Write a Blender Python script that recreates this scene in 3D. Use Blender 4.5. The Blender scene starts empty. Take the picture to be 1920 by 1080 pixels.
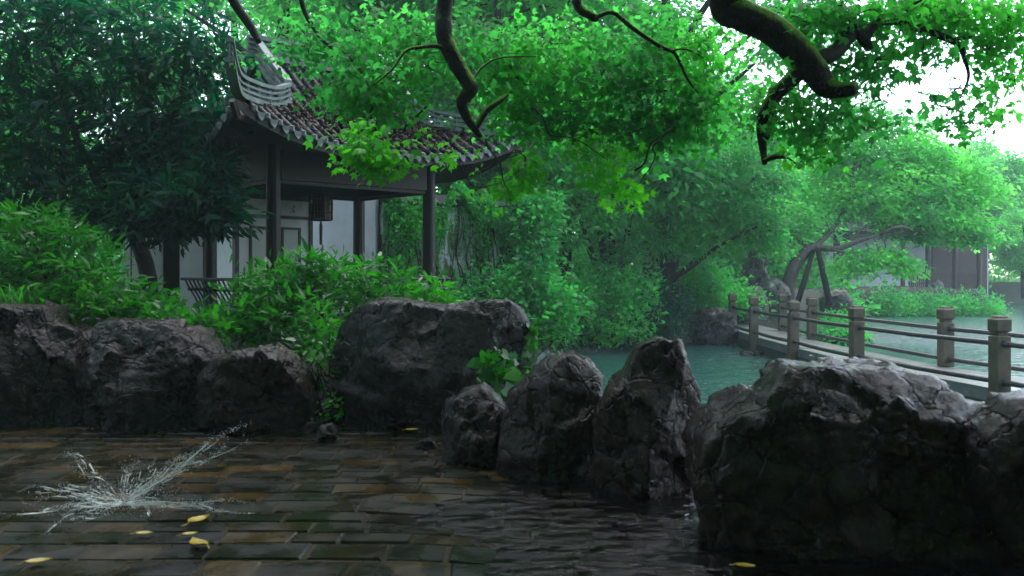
import bpy, math, random
import numpy as np
from mathutils import Vector

# ------------------------------------------------------------------ scene, camera, light
sc = bpy.context.scene
COL = sc.collection
F = 1700.0            # focal length in pixels of a 1920 wide frame
HOR = 510.0           # horizon row
EYE = 1.5

cam_d = bpy.data.cameras.new("camera")
cam = bpy.data.objects.new("camera", cam_d)
COL.objects.link(cam)
cam.location = (0, 0, EYE)
cam.rotation_euler = (math.radians(90), 0, 0)
cam_d.sensor_width = 36.0
cam_d.lens = 36.0 * F / 1920.0
cam_d.shift_y = -(540 - HOR) / 1920.0
cam_d.clip_start = 0.05
cam_d.clip_end = 500
cam_d.dof.use_dof = True
cam_d.dof.focus_distance = 14.0
cam_d.dof.aperture_fstop = 2.8
sc.camera = cam

SUN_EL, SUN_ROT = math.radians(64), math.radians(28)
world = bpy.data.worlds.new("World")
sc.world = world
world.use_nodes = True
wn, wl = world.node_tree.nodes, world.node_tree.links
bg = wn["Background"]
sky = wn.new("ShaderNodeTexSky")
sky.sky_type = 'NISHITA'
sky.sun_disc = False
sky.sun_elevation = SUN_EL
sky.sun_rotation = SUN_ROT
sky.air_density = 1.0
sky.dust_density = 1.5
hsv = wn.new("ShaderNodeHueSaturation")
hsv.inputs["Saturation"].default_value = 0.68      # overcast: the blue goes grey
wl.new(sky.outputs[0], hsv.inputs["Color"])
wl.new(hsv.outputs[0], bg.inputs[0])
bg.inputs[1].default_value = 0.15

sun_d = bpy.data.lights.new("sun", 'SUN')
sun_d.energy = 0.5
sun_d.angle = math.radians(90)
sun_d.color = (1.0, 0.985, 0.96)
sun = bpy.data.objects.new("sun", sun_d)
COL.objects.link(sun)
sdir = Vector((math.sin(SUN_ROT) * math.cos(SUN_EL), math.cos(SUN_ROT) * math.cos(SUN_EL), math.sin(SUN_EL)))
sun.rotation_euler = (-sdir).to_track_quat('-Z', 'Y').to_euler()
sun.location = (20, 20, 40)

sc.view_settings.view_transform = 'Standard'
sc.view_settings.look = 'None'
sc.view_settings.exposure = 2.2
sc.view_settings.gamma = 1.0
cy = sc.cycles
cy.max_bounces = 6
cy.diffuse_bounces = 3
cy.glossy_bounces = 2
cy.transmission_bounces = 4
cy.transparent_max_bounces = 8
cy.volume_bounces = 1
cy.use_denoising = True
cy.caustics_reflective = False
cy.caustics_refractive = False
cy.sample_clamp_indirect = 6.0

# ------------------------------------------------------------------ helpers
def P(px, py, Y):
    return np.array([(px - 960.0) / F * Y, Y, EYE + (HOR - py) / F * Y])

class MB:
    """collects verts and faces for one mesh"""
    def __init__(s):
        s.v, s.f, s.n = [], [], 0
    def add(s, verts, faces):
        verts = np.asarray(verts, float)
        s.v.append(verts)
        k = s.n
        s.f.extend([[i + k for i in f] for f in faces])
        s.n += len(verts)
        return s
    def box(s, c, size, ux=(1, 0), bev=0.0):
        c = np.asarray(c, float)
        u = np.array([ux[0], ux[1], 0.0]); u /= np.linalg.norm(u)
        w = np.array([-u[1], u[0], 0.0]); z = np.array([0, 0, 1.0])
        h = np.asarray(size, float) / 2
        if bev <= 0:
            vs = [c + u * h[0] * a + w * h[1] * b + z * h[2] * d for d in (-1, 1) for a, b in ((-1, -1), (1, -1), (1, 1), (-1, 1))]
            s.add(vs, [[3, 2, 1, 0], [4, 5, 6, 7], [0, 1, 5, 4], [1, 2, 6, 5], [2, 3, 7, 6], [3, 0, 4, 7]])
        else:
            vs = []
            for zz, ins in ((-h[2], bev), (-h[2] + bev, 0), (h[2] - bev, 0), (h[2], bev)):
                for a, b in ((-1, -1), (1, -1), (1, 1), (-1, 1)):
                    # octagonal ring: chamfer vertical edges as well
                    vs.append(c + u * (h[0] - ins) * a + w * (h[1] - ins) * b + z * zz)
            fs = [[3, 2, 1, 0], [12, 13, 14, 15]]
            for r in range(3):
                for i in range(4):
                    j = (i + 1) % 4
                    fs.append([r * 4 + i, r * 4 + j, r * 4 + 4 + j, r * 4 + 4 + i])
            s.add(vs, fs)
        return s
    def wall(s, p0, p1, th, z0, z1):
        p0 = np.asarray(p0, float)[:2]; p1 = np.asarray(p1, float)[:2]
        m = (p0 + p1) / 2; d = p1 - p0
        return s.box((m[0], m[1], (z0 + z1) / 2), (np.linalg.norm(d), th, z1 - z0), d)
    def tube(s, pts, rad, seg=8, smooth=0, caps=True):
        pts = np.asarray(pts, float)
        rad = np.full(len(pts), rad, float) if np.isscalar(rad) else np.asarray(rad, float)
        if smooth:
            pts, rad = catmull(pts, rad, smooth)
        n = len(pts)
        T = np.gradient(pts, axis=0)
        T /= np.linalg.norm(T, axis=1)[:, None] + 1e-9
        ref = np.array([0.13, 0.97, 0.2]) if abs(T[0][2]) > 0.8 else np.array([0, 0, 1.0])
        a = np.cross(T[0], ref); a /= np.linalg.norm(a)
        ang = np.linspace(0, 2 * math.pi, seg, endpoint=False)
        vs = []
        for i in range(n):
            a = a - T[i] * np.dot(a, T[i]); a /= np.linalg.norm(a) + 1e-9
            b = np.cross(T[i], a)
            vs.append(pts[i] + rad[i] * (np.cos(ang)[:, None] * a + np.sin(ang)[:, None] * b))
        fs = []
        for i in range(n - 1):
            for j in range(seg):
                k = (j + 1) % seg
                fs.append([i * seg + j, i * seg + k, (i + 1) * seg + k, (i + 1) * seg + j])
        if caps:
            fs.append(list(range(seg - 1, -1, -1)))
            fs.append([(n - 1) * seg + j for j in range(seg)])
        s.add(np.concatenate(vs), fs)
        return s
    def lathe(s, c, prof, seg=12, sq=None):
        """prof: list of (r, z); sq rotates a 4-gon"""
        c = np.asarray(c, float)
        off = sq if sq is not None else 0
        ang = np.linspace(0, 2 * math.pi, seg, endpoint=False) + off
        vs = [c + np.array([r * math.cos(t), r * math.sin(t), z]) for r, z in prof for t in ang]
        fs = []
        for i in range(len(prof) - 1):
            for j in range(seg):
                k = (j + 1) % seg
                fs.append([i * seg + j, i * seg + k, (i + 1) * seg + k, (i + 1) * seg + j])
        fs.append(list(range(seg - 1, -1, -1)))
        fs.append([(len(prof) - 1) * seg + j for j in range(seg)])
        s.add(vs, fs)
        return s
    def grid(s, pts):
        """pts: array (m, n, 3)"""
        m, n = pts.shape[:2]
        fs = [[i * n + j, i * n + j + 1, (i + 1) * n + j + 1, (i + 1) * n + j] for i in range(m - 1) for j in range(n - 1)]
        return s.add(pts.reshape(-1, 3), fs)
    def geo(s):
        return np.concatenate(s.v), s.f

def catmull(p, r, k):
    q = np.vstack([2 * p[0] - p[1], p, 2 * p[-1] - p[-2]])
    rr = np.concatenate([[r[0]], r, [r[-1]]])
    op, orr = [], []
    for i in range(1, len(q) - 2):
        for t in np.linspace(0, 1, k, endpoint=False):
            a, b, c, d = q[i - 1], q[i], q[i + 1], q[i + 2]
            op.append(0.5 * ((2 * b) + (-a + c) * t + (2 * a - 5 * b + 4 * c - d) * t ** 2 + (-a + 3 * b - 3 * c + d) * t ** 3))
            orr.append(rr[i] * (1 - t) + rr[i + 1] * t)
    op.append(p[-1]); orr.append(r[-1])
    return np.array(op), np.array(orr)

def to_mesh(name, V, Fc):
    me = bpy.data.meshes.new(name)
    V = np.asarray(V, np.float32)
    if isinstance(Fc, np.ndarray):
        nf, k = Fc.shape
        loops = Fc.reshape(-1).astype(np.int32)
        starts = np.arange(nf, dtype=np.int32) * k
        me.vertices.add(len(V)); me.vertices.foreach_set("co", V.reshape(-1))
        me.loops.add(len(loops)); me.loops.foreach_set("vertex_index", loops)
        me.polygons.add(nf); me.polygons.foreach_set("loop_start", starts)
        me.update(calc_edges=True)
    else:
        me.from_pydata([tuple(map(float, v)) for v in V], [], Fc)
        me.update()
    return me

LOC = {}
def tag(o, label=None, cat=None, group=None, kind=None):
    if label: o['label'] = label
    if cat: o['category'] = cat
    if group: o['group'] = group
    if kind: o['kind'] = kind
    return o

def thing(name, label, cat, loc=(0, 0, 0), group=None):
    o = bpy.data.objects.new(name, None)
    o.empty_display_size = 0.2
    COL.objects.link(o)
    o.location = loc
    LOC[o.name] = np.asarray(loc, float)
    return tag(o, label, cat, group)

def obj(name, geo, mat, parent=None, smooth=False, loc=None):
    if isinstance(geo, MB): geo = geo.geo()
    V, Fc = geo
    V = np.asarray(V, float)
    if parent is not None:
        base = LOC[parent.name]
        V = V - base
    elif loc is not None:
        V = V - np.asarray(loc, float)
    me = to_mesh(name, V, Fc)
    me.materials.append(mat)
    if smooth:
        me.polygons.foreach_set("use_smooth", np.ones(len(me.polygons), bool))
    o = bpy.data.objects.new(name, me)
    COL.objects.link(o)
    if parent is not None:
        o.parent = parent
        LOC[o.name] = LOC[parent.name]
    else:
        if loc is not None: o.location = loc
        LOC[o.name] = np.asarray(loc if loc is not None else (0, 0, 0), float)
    return o

def dup(root, loc, rotz, scale, label):
    r = root.copy(); COL.objects.link(r)
    r.location = loc; r.rotation_euler = (0, 0, rotz); r.scale = (scale, scale, scale)
    r['label'] = label
    for ch in list(root.children):
        c = ch.copy(); COL.objects.link(c); c.parent = r
    return r

# vectorised value noise
def _hash(ix, iy, iz, seed):
    n = (ix * 374761393 + iy * 668265263 + iz * 2147483647 + seed * 1274126177).astype(np.int64) & 0xFFFFFFFF
    n = ((n ^ (n >> 13)) * 1274126177) & 0xFFFFFFFF
    n = n ^ (n >> 16)
    return (n & 0xFFFF) / 65535.0
def vnoise(p, seed=0):
    i = np.floor(p).astype(np.int64); f = p - i
    f = f * f * (3 - 2 * f)
    r = 0
    for dx in (0, 1):
        for dy in (0, 1):
            for dz in (0, 1):
                w = (f[:, 0] if dx else 1 - f[:, 0]) * (f[:, 1] if dy else 1 - f[:, 1]) * (f[:, 2] if dz else 1 - f[:, 2])
                r = r + w * _hash(i[:, 0] + dx, i[:, 1] + dy, i[:, 2] + dz, seed)
    return r * 2 - 1
def fbm(p, oct=4, seed=0, gain=0.5):
    a, r = 1.0, 0
    for k in range(oct):
        r = r + a * vnoise(p, seed + k * 17)
        p = p * 2.03; a *= gain
    return r

# ------------------------------------------------------------------ materials
def mat_new(name):
    m = bpy.data.materials.new(name)
    m.use_nodes = True
    nt = m.node_tree
    return m, nt.nodes, nt.links, nt.nodes["Principled BSDF"], nt.nodes["Material Output"]

def mixrgb(n, l, fac, a, b, blend='MIX'):
    x = n.new("ShaderNodeMix"); x.data_type = 'RGBA'; x.blend_type = blend
    for s, val in ((x.inputs[0], fac), (x.inputs[6], a), (x.inputs[7], b)):
        if isinstance(val, bpy.types.NodeSocket): l.new(val, s)
        elif isinstance(val, (int, float)): s.default_value = val
        else: s.default_value = (*val, 1)
    return x.outputs[2]

def ramp(n, l, fac, stops):
    r = n.new("ShaderNodeValToRGB")
    e = r.color_ramp.elements
    while len(e) < len(stops): e.new(0.5)
    for k, (pos, c) in enumerate(stops):
        e[k].position = pos
        e[k].color = (*c, 1) if len(c) == 3 else c
    l.new(fac, r.inputs[0])
    return r.outputs[0]

def noise_tex(n, l, scale, detail=4, rough=0.55, coord='Object', dist=0.0, stretch=None):
    tc = n.new("ShaderNodeTexCoord")
    t = n.new("ShaderNodeTexNoise")
    t.inputs["Scale"].default_value = scale
    t.inputs["Detail"].default_value = detail
    t.inputs["Roughness"].default_value = rough
    t.inputs["Distortion"].default_value = dist
    if stretch:
        mp = n.new("ShaderNodeMapping"); mp.inputs["Scale"].default_value = stretch
        l.new(tc.outputs[coord], mp.inputs[0]); l.new(mp.outputs[0], t.inputs["Vector"])
    else:
        l.new(tc.outputs[coord], t.inputs["Vector"])
    return t.outputs["Fac"]

def bump(n, l, h, bsdf, strength=0.5, dist=0.02):
    b = n.new("ShaderNodeBump")
    b.inputs["Strength"].default_value = strength
    b.inputs["Distance"].default_value = dist
    l.new(h, b.inputs["Height"])
    l.new(b.outputs[0], bsdf.inputs["Normal"])

def leaf_mat(name, dark, light, trans, tfac=0.4, rough=0.35, spec=0.5, clump=0.6):
    m, n, l, b, out = mat_new(name)
    g = n.new("ShaderNodeNewGeometry")
    nz = noise_tex(n, l, clump, 3)
    c1 = mixrgb(n, l, g.outputs["Random Per Island"], dark, light)
    k = ramp(n, l, nz, [(0.32, (0.42, 0.52, 0.65)), (0.5, (0.9, 0.9, 0.9)), (0.68, (1.5, 1.25, 0.75))])
    c2 = mixrgb(n, l, 1.0, c1, k, 'MULTIPLY')
    l.new(c2, b.inputs["Base Color"])
    b.inputs["Roughness"].default_value = rough
    b.inputs["Specular IOR Level"].default_value = spec
    t = n.new("ShaderNodeBsdfTranslucent")
    t2 = mixrgb(n, l, 1.0, trans, k, 'MULTIPLY')
    l.new(t2, t.inputs["Color"])
    mx = n.new("ShaderNodeMixShader"); mx.inputs[0].default_value = tfac
    l.new(b.outputs[0], mx.inputs[1]); l.new(t.outputs[0], mx.inputs[2])
    l.new(mx.outputs[0], out.inputs["Surface"])
    return m

def rock_mat(name, a, b_, c, moss, rough=0.32, scale=3.0, bstr=0.7):
    m, n, l, b, out = mat_new(name)
    n1 = noise_tex(n, l, scale, 6, 0.62, dist=0.6)
    n2 = noise_tex(n, l, scale * 4.5, 6, 0.65)
    n3 = noise_tex(n, l, scale * 0.55, 3)
    col = ramp(n, l, n1, [(0.32, a), (0.5, b_), (0.68, c)])
    col = mixrgb(n, l, ramp(n, l, n3, [(0.5, (0, 0, 0)), (0.66, (0.8, 0.8, 0.8))]), col, moss)
    col = mixrgb(n, l, ramp(n, l, n2, [(0.4, (0.75, 0.75, 0.75)), (0.55, (0, 0, 0))]), col, tuple(x * 0.35 for x in a))
    l.new(col, b.inputs["Base Color"])
    r = ramp(n, l, n2, [(0.3, (rough - .06,) * 3), (0.75, (rough + .22,) * 3)])
    l.new(r, b.inputs["Roughness"])
    tc = n.new("ShaderNodeTexCoord")
    nd = n.new("ShaderNodeTexNoise"); nd.inputs["Scale"].default_value = 5.0; nd.inputs["Detail"].default_value = 4
    l.new(tc.outputs["Object"], nd.inputs["Vector"])
    wv = n.new("ShaderNodeVectorMath"); wv.operation = 'MULTIPLY_ADD'
    l.new(nd.outputs["Color"], wv.inputs[0]); wv.inputs[1].default_value = (.22, .22, .22); l.new(tc.outputs["Object"], wv.inputs[2])
    vo = n.new("ShaderNodeTexVoronoi"); vo.feature = 'DISTANCE_TO_EDGE'; vo.inputs["Scale"].default_value = scale * 1.6
    l.new(wv.outputs[0], vo.inputs["Vector"])
    crack = ramp(n, l, vo.outputs["Distance"], [(0.0, (0, 0, 0)), (0.05, (.8, .8, .8)), (0.3, (1, 1, 1))])
    n4 = noise_tex(n, l, 38, 5, 0.7)
    col2 = mixrgb(n, l, ramp(n, l, n4, [(0.55, (0, 0, 0)), (0.75, (.5, .5, .5))]), col, c)
    l.new(mixrgb(n, l, 1.0, col2, mixrgb(n, l, 0.6, (1, 1, 1), crack), 'MULTIPLY'), b.inputs["Base Color"])
    m1 = n.new("ShaderNodeMath"); m1.operation = 'MULTIPLY_ADD'
    l.new(crack, m1.inputs[0]); m1.inputs[1].default_value = 0.7; l.new(n2, m1.inputs[2])
    mu = n.new("ShaderNodeMath"); mu.operation = 'MULTIPLY_ADD'
    l.new(n4, mu.inputs[0]); mu.inputs[1].default_value = 0.45; l.new(m1.outputs[0], mu.inputs[2])
    b.inputs['Specular IOR Level'].default_value = 0.24
    bump(n, l, mu.outputs[0], b, bstr, 0.03)
    return m

def simple_mat(name, a, b_, rough=0.6, scale=6, bstr=0.3, bdist=0.01, stretch=None, spec=0.5, coord='Object'):
    m, n, l, b, out = mat_new(name)
    n1 = noise_tex(n, l, scale, 5, 0.6, stretch=stretch, coord=coord)
    col = ramp(n, l, n1, [(0.3, a), (0.7, b_)])
    l.new(col, b.inputs["Base Color"])
    b.inputs["Roughness"].default_value = rough
    b.inputs["Specular IOR Level"].default_value = spec
    bump(n, l, n1, b, bstr, bdist)
    return m

M = {}
M['leaf_near'] = leaf_mat('leaf_near', (0.014, 0.105, 0.034), (0.05, 0.21, 0.03), (0.09, 0.68, 0.09), 0.58, 0.5, 0.18, 0.7)
M['leaf_lime'] = leaf_mat('leaf_lime', (0.03, 0.26, 0.02), (0.08, 0.38, 0.02), (0.14, 0.85, 0.03), 0.55, 0.42, 0.3, 1.5)
M['leaf_dark'] = leaf_mat('leaf_dark', (0.003, 0.032, 0.020), (0.008, 0.06, 0.034), (0.004, 0.15, 0.055), 0.35, 0.5, 0.14, 1.0)
M['leaf_shrub'] = leaf_mat('leaf_shrub', (0.004, 0.055, 0.014), (0.04, 0.20, 0.018), (0.04, 0.46, 0.015), 0.38, 0.36, 0.4, 1.6)
M['leaf_mid'] = leaf_mat('leaf_mid', (0.003, 0.045, 0.018), (0.07, 0.36, 0.06), (0.075, 0.72, 0.11), 0.48, 0.38, 0.4, 0.9)
M['leaf_back'] = leaf_mat('leaf_back', (0.012, 0.13, 0.045), (0.055, 0.26, 0.045), (0.09, 0.66, 0.10), 0.55, 0.5, 0.3, 0.5)
M['leaf_far'] = leaf_mat('leaf_far', (0.04, 0.28, 0.08), (0.12, 0.46, 0.08), (0.18, 0.9, 0.16), 0.55, 0.5, 0.3, 0.7)  # some of the distant haze is put into these paler leaf colours
M['leaf_hedge'] = leaf_mat('leaf_hedge', (0.02, 0.27, 0.06), (0.06, 0.42, 0.07), (0.08, 0.7, 0.12), 0.45, 0.5, 0.3, 0.9)
M['bark_dark'] = simple_mat('bark_dark', (0.006, 0.005, 0.004), (0.02, 0.016, 0.013), 0.7, 9, 0.9, 0.03, (1, 1, 0.35), 0.2)
M['bark_far'] = simple_mat('bark_far', (0.05, 0.04, 0.035), (0.13, 0.105, 0.09), 0.7, 7, 0.7, 0.02, (1, 1, 0.4))
M['rock_wet'] = rock_mat('rock_wet', (0.009, 0.0062, 0.004), (0.015, 0.0105, 0.007), (0.032, 0.030, 0.030), (0.010, 0.011, 0.0035), 0.15)
M['rock_brown'] = rock_mat('rock_brown', (0.011, 0.006, 0.0022), (0.024, 0.0135, 0.0055), (0.026, 0.0185, 0.0105), (0.012, 0.0125, 0.0035), 0.14, 2.6)
M['rock_grey'] = rock_mat('rock_grey', (0.05, 0.045, 0.042), (0.13, 0.12, 0.115), (0.24, 0.23, 0.225), (0.05, 0.06, 0.02), 0.4, 2.2)
M['plaster'] = simple_mat('plaster', (0.42, 0.45, 0.46), (0.62, 0.64, 0.65), 0.85, 1.6, 0.15)
M['wood_dark'] = simple_mat('wood_dark', (0.004, 0.0033, 0.004), (0.0095, 0.0075, 0.0085), 0.5, 5, 0.3, 0.004, (6, 6, 0.4), 0.3)
M['wood_red'] = simple_mat('wood_red', (0.035, 0.016, 0.014), (0.06, 0.028, 0.022), 0.55, 5, 0.2, 0.004)
M['tile'] = simple_mat('tile', (0.006, 0.0065, 0.007), (0.018, 0.02, 0.02), 0.6, 9, 0.5, 0.01, None, 0.2)
M['tile_edge'] = simple_mat('tile_edge', (0.07, 0.085, 0.085), (0.16, 0.18, 0.18), 0.6, 14, 0.3)
M['ridge'] = simple_mat('ridge', (0.05, 0.075, 0.066), (0.13, 0.175, 0.155), 0.6, 6, 0.4)
M['stone_post'] = simple_mat('stone_post', (0.042, 0.036, 0.022), (0.11, 0.09, 0.056), 0.65, 5, 0.5, 0.012)
M['stone_rail'] = simple_mat('stone_rail', (0.014, 0.015, 0.014), (0.04, 0.04, 0.036), 0.5, 5, 0.4, 0.01)
M['deck'] = simple_mat('deck', (0.13, 0.13, 0.125), (0.27, 0.265, 0.25), 0.28, 3, 0.25, 0.01)
M['soil'] = simple_mat('soil', (0.012, 0.014, 0.008), (0.035, 0.035, 0.018), 0.8, 3, 0.8, 0.05)
M['panel'] = simple_mat('panel', (0.14, 0.20, 0.17), (0.2, 0.27, 0.23), 0.3, 2, 0.05)
M['yellow_leaf'] = simple_mat('yellow_leaf', (0.36, 0.22, 0.006), (0.6, 0.43, 0.012), 0.35, 30, 0.2, 0.003)
M['brown_leaf'] = leaf_mat('brown_leaf', (0.008, 0.0055, 0.0035), (0.045, 0.027, 0.013), (0.04, 0.025, 0.01), 0.1, 0.6, 0.15, 2.0)
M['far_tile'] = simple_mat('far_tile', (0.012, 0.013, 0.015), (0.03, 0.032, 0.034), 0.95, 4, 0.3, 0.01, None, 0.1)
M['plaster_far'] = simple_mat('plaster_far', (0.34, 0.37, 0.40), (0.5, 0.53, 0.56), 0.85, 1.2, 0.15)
M['ink'] = simple_mat('ink', (0.05, 0.06, 0.06), (0.09, 0.1, 0.1), 0.7)

# mossy bark: moss grows on the upper side
def moss_bark():
    m, n, l, b, out = mat_new('bark_moss')
    n1 = noise_tex(n, l, 7, 6, 0.62, stretch=(1, 1, 0.6))
    bark = ramp(n, l, n1, [(0.3, (0.006, 0.005, 0.004)), (0.7, (0.02, 0.015, 0.012))])
    g = n.new("ShaderNodeNewGeometry")
    sx = n.new("ShaderNodeSeparateXYZ"); l.new(g.outputs["Normal"], sx.inputs[0])
    ad = n.new("ShaderNodeMath"); ad.operation = 'MULTIPLY_ADD'
    l.new(n1, ad.inputs[0]); ad.inputs[1].default_value = 0.9; l.new(sx.outputs[2], ad.inputs[2])
    f = ramp(n, l, ad.outputs[0], [(0.6, (0, 0, 0)), (0.85, (1, 1, 1))])
    nz = noise_tex(n, l, 40, 3)
    ms = ramp(n, l, nz, [(0.3, (0.05, 0.15, 0.008)), (0.7, (0.13, 0.32, 0.02))])
    l.new(mixrgb(n, l, f, bark, ms), b.inputs["Base Color"])
    b.inputs["Roughness"].default_value = 0.75
    b.inputs["Specular IOR Level"].default_value = 0.2
    mu = n.new("ShaderNodeMath"); mu.operation = 'ADD'
    l.new(n1, mu.inputs[0]); l.new(nz, mu.inputs[1])
    bump(n, l, mu.outputs[0], b, 0.8, 0.03)
    return m
M['bark_moss'] = moss_bark()

def mossy_wall():
    m, n, l, b, out = mat_new('mossy_wall')
    streak = noise_tex(n, l, 1.0, 6, 0.65, stretch=(4.5, 4.5, 0.5))
    blot = noise_tex(n, l, 0.7, 4, 0.6)
    tc = n.new("ShaderNodeTexCoord")
    ml = n.new("ShaderNodeMath"); ml.operation = 'ADD'
    l.new(streak, ml.inputs[0]); l.new(blot, ml.inputs[1])
    f = ramp(n, l, ml.outputs[0], [(0.98, (0, 0, 0)), (1.2, (1, 1, 1))])
    clean = ramp(n, l, blot, [(0.3, (0.16, 0.19, 0.18)), (0.7, (0.34, 0.37, 0.36))])
    grn = ramp(n, l, streak, [(0.35, (0.03, 0.05, 0.018)), (0.7, (0.10, 0.15, 0.06))])
    l.new(mixrgb(n, l, f, grn, clean), b.inputs["Base Color"])
    b.inputs["Roughness"].default_value = 0.8
    bump(n, l, streak, b, 0.3, 0.01)
    return m
M['mossy_wall'] = mossy_wall()

def brick_mat():
    m, n, l, b, out = mat_new('paving_brick')
    g = n.new("ShaderNodeNewGeometry")
    c = ramp(n, l, g.outputs["Random Per Island"], [(0.0, (0.005, 0.007, 0.0055)), (0.4, (0.012, 0.0125, 0.0065)), (0.7, (0.008, 0.0125, 0.0085)),
                                                     (0.84, (0.025, 0.019, 0.008)), (1.0, (0.075, 0.045, 0.014))])
    n1 = noise_tex(n, l, 7, 6, 0.65)
    c = mixrgb(n, l, ramp(n, l, noise_tex(n, l, 1.7, 4, 0.6), [(0.45, (0, 0, 0)), (0.7, (.7, .7, .7))]), c, (0.03, 0.021, 0.009))
    k = ramp(n, l, n1, [(0.3, (0.4, 0.42, 0.4)), (0.7, (1.5, 1.4, 1.25))])
    l.new(mixrgb(n, l, 1.0, c, k, 'MULTIPLY'), b.inputs["Base Color"])
    r = ramp(n, l, noise_tex(n, l, 3, 4), [(0.38, (0.14,) * 3), (0.62, (0.45,) * 3)])
    b.inputs['Specular IOR Level'].default_value = 0.2
    l.new(r, b.inputs["Roughness"])
    bump(n, l, n1, b, 0.5, 0.015)
    return m
M['brick'] = brick_mat()

def water_mat(name, col, rough, s1, s2, st, dist):
    m, n, l, b, out = mat_new(name)
    b.inputs["Base Color"].default_value = (*col, 1)
    b.inputs["Roughness"].default_value = rough
    b.inputs["IOR"].default_value = 1.33
    a = noise_tex(n, l, s1, 3)
    tc = n.new("ShaderNodeTexCoord")
    v = n.new("ShaderNodeTexVoronoi"); v.inputs["Scale"].default_value = s2
    l.new(tc.outputs["Object"], v.inputs["Vector"])
    ra = ramp(n, l, v.outputs["Distance"], [(0.0, (1, 1, 1)), (0.08, (0, 0, 0)), (0.16, (0.7, 0.7, 0.7)), (0.26, (0.2, 0.2, 0.2)), (1.0, (0.3, 0.3, 0.3))])
    mu = n.new("ShaderNodeMath"); mu.operation = 'MULTIPLY_ADD'
    l.new(ra, mu.inputs[0]); mu.inputs[1].default_value = 0.5; l.new(a, mu.inputs[2])
    bump(n, l, mu.outputs[0], b, st, dist)
    return m
M['water'] = water_mat('pond_water', (0.018, 0.072, 0.058), 0.2, 3.0, 4.0, 1.0, 0.10)

def film_mat():
    m, n, l, b, out = mat_new('water_film')
    gl = n.new("ShaderNodeBsdfGlossy"); gl.inputs["Roughness"].default_value = 0.08
    tr = n.new("ShaderNodeBsdfTransparent"); tr.inputs["Color"].default_value = (0.42, 0.43, 0.38, 1)
    fr = n.new("ShaderNodeFresnel"); fr.inputs["IOR"].default_value = 1.33
    h0 = noise_tex(n, l, 6, 5, 0.65, stretch=(1.0, 1.3, 1), dist=0.8)
    tc = n.new("ShaderNodeTexCoord")
    v = n.new("ShaderNodeTexVoronoi"); v.inputs["Scale"].default_value = 7
    l.new(tc.outputs["Object"], v.inputs["Vector"])
    rg = ramp(n, l, v.outputs["Distance"], [(0.0, (1, 1, 1)), (0.1, (0, 0, 0)), (0.2, (.8, .8, .8)), (0.32, (.1, .1, .1)), (0.45, (.4, .4, .4)), (1.0, (.3, .3, .3))])
    am = n.new("ShaderNodeMath"); am.operation = 'MULTIPLY_ADD'
    l.new(rg, am.inputs[0]); am.inputs[1].default_value = 0.25; l.new(h0, am.inputs[2])
    h = am.outputs[0]
    bm = n.new("ShaderNodeBump"); bm.inputs["Strength"].default_value = 0.5; bm.inputs["Distance"].default_value = 0.06
    l.new(h, bm.inputs["Height"])
    l.new(bm.outputs[0], gl.inputs["Normal"]); l.new(bm.outputs[0], fr.inputs["Normal"])
    mx = n.new("ShaderNodeMixShader")
    l.new(fr.outputs[0], mx.inputs[0]); l.new(tr.outputs[0], mx.inputs[1]); l.new(gl.outputs[0], mx.inputs[2])
    l.new(mx.outputs[0], out.inputs["Surface"])
    return m
M['film'] = film_mat()

def drop_mat():
    m, n, l, b, out = mat_new('white_water')
    b.inputs["Base Color"].default_value = (0.85, 0.88, 0.88, 1)
    b.inputs["Roughness"].default_value = 0.15
    return m
M['drop'] = drop_mat()

# ------------------------------------------------------------------ ground, pond, water
POND = np.array([(.3, 9.8), (1.2, 8.0), (2.4, 6.9), (4, 6.3), (6, 6.0), (14, 4.5), (60, 4), (60, 56), (27, 53), (20.5, 39), (14.5, 38), (10.2, 33),
                 (8.3, 27.5), (5.2, 25), (4.2, 23.6), (0.9, 23.0), (0.3, 18), (0.2, 13)], float)
def poly_sd(x, y, poly):
    """signed distance, positive inside"""
    ins = np.zeros(x.shape, bool); d = np.full(x.shape, 1e9)
    n = len(poly)
    for i in range(n):
        a, b = poly[i], poly[(i + 1) % n]
        c = ((a[1] > y) != (b[1] > y)) & (x < (b[0] - a[0]) * (y - a[1]) / (b[1] - a[1] + 1e-12) + a[0])
        ins ^= c
        ab = b - a
        t = np.clip(((x - a[0]) * ab[0] + (y - a[1]) * ab[1]) / (ab @ ab), 0, 1)
        d = np.minimum(d, np.hypot(x - a[0] - t * ab[0], y - a[1] - t * ab[1]))
    return np.where(ins, d, -d)
def sstep(a, b, x):
    t = np.clip((x - a) / (b - a), 0, 1)
    return t * t * (3 - 2 * t)
def ground_h(x, y):
    x = np.asarray(x, float); y = np.asarray(y, float)
    land = -0.05 + 0.5 * sstep(9.2, 11.0, y)
    land = land + 0.1 * vnoise(np.stack([x * .4, y * .4, x * 0], -1).reshape(-1, 3), 5).reshape(x.shape) * sstep(9.5, 11, y)
    land = land + 0.35 * sstep(24.5, 27, y) * sstep(3, 5, x)
    sd = poly_sd(x, y, POND)
    return land + (-1.3 - land) * sstep(-0.35, 0.5, sd)
xs = np.concatenate([np.linspace(-66, -12, 40), np.linspace(-11.6, 30, 150), np.linspace(31, 66, 30)])
ys = np.concatenate([np.linspace(-10, 2, 14), np.linspace(2.3, 42, 160), np.linspace(43, 105, 50)])
X, Yg = np.meshgrid(xs, ys)
gp = np.stack([X, Yg, ground_h(X, Yg)], -1)
g = obj('ground', MB().grid(gp), M['soil'], smooth=True); tag(g, kind='structure')
wp = np.array([[[-1.5, 4, -.35], [62, 4, -.35]], [[-1.5, 58, -.35], [62, 58, -.35]]], float)
w = obj('water', MB().grid(wp), M['water']); tag(w, kind='structure')

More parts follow.
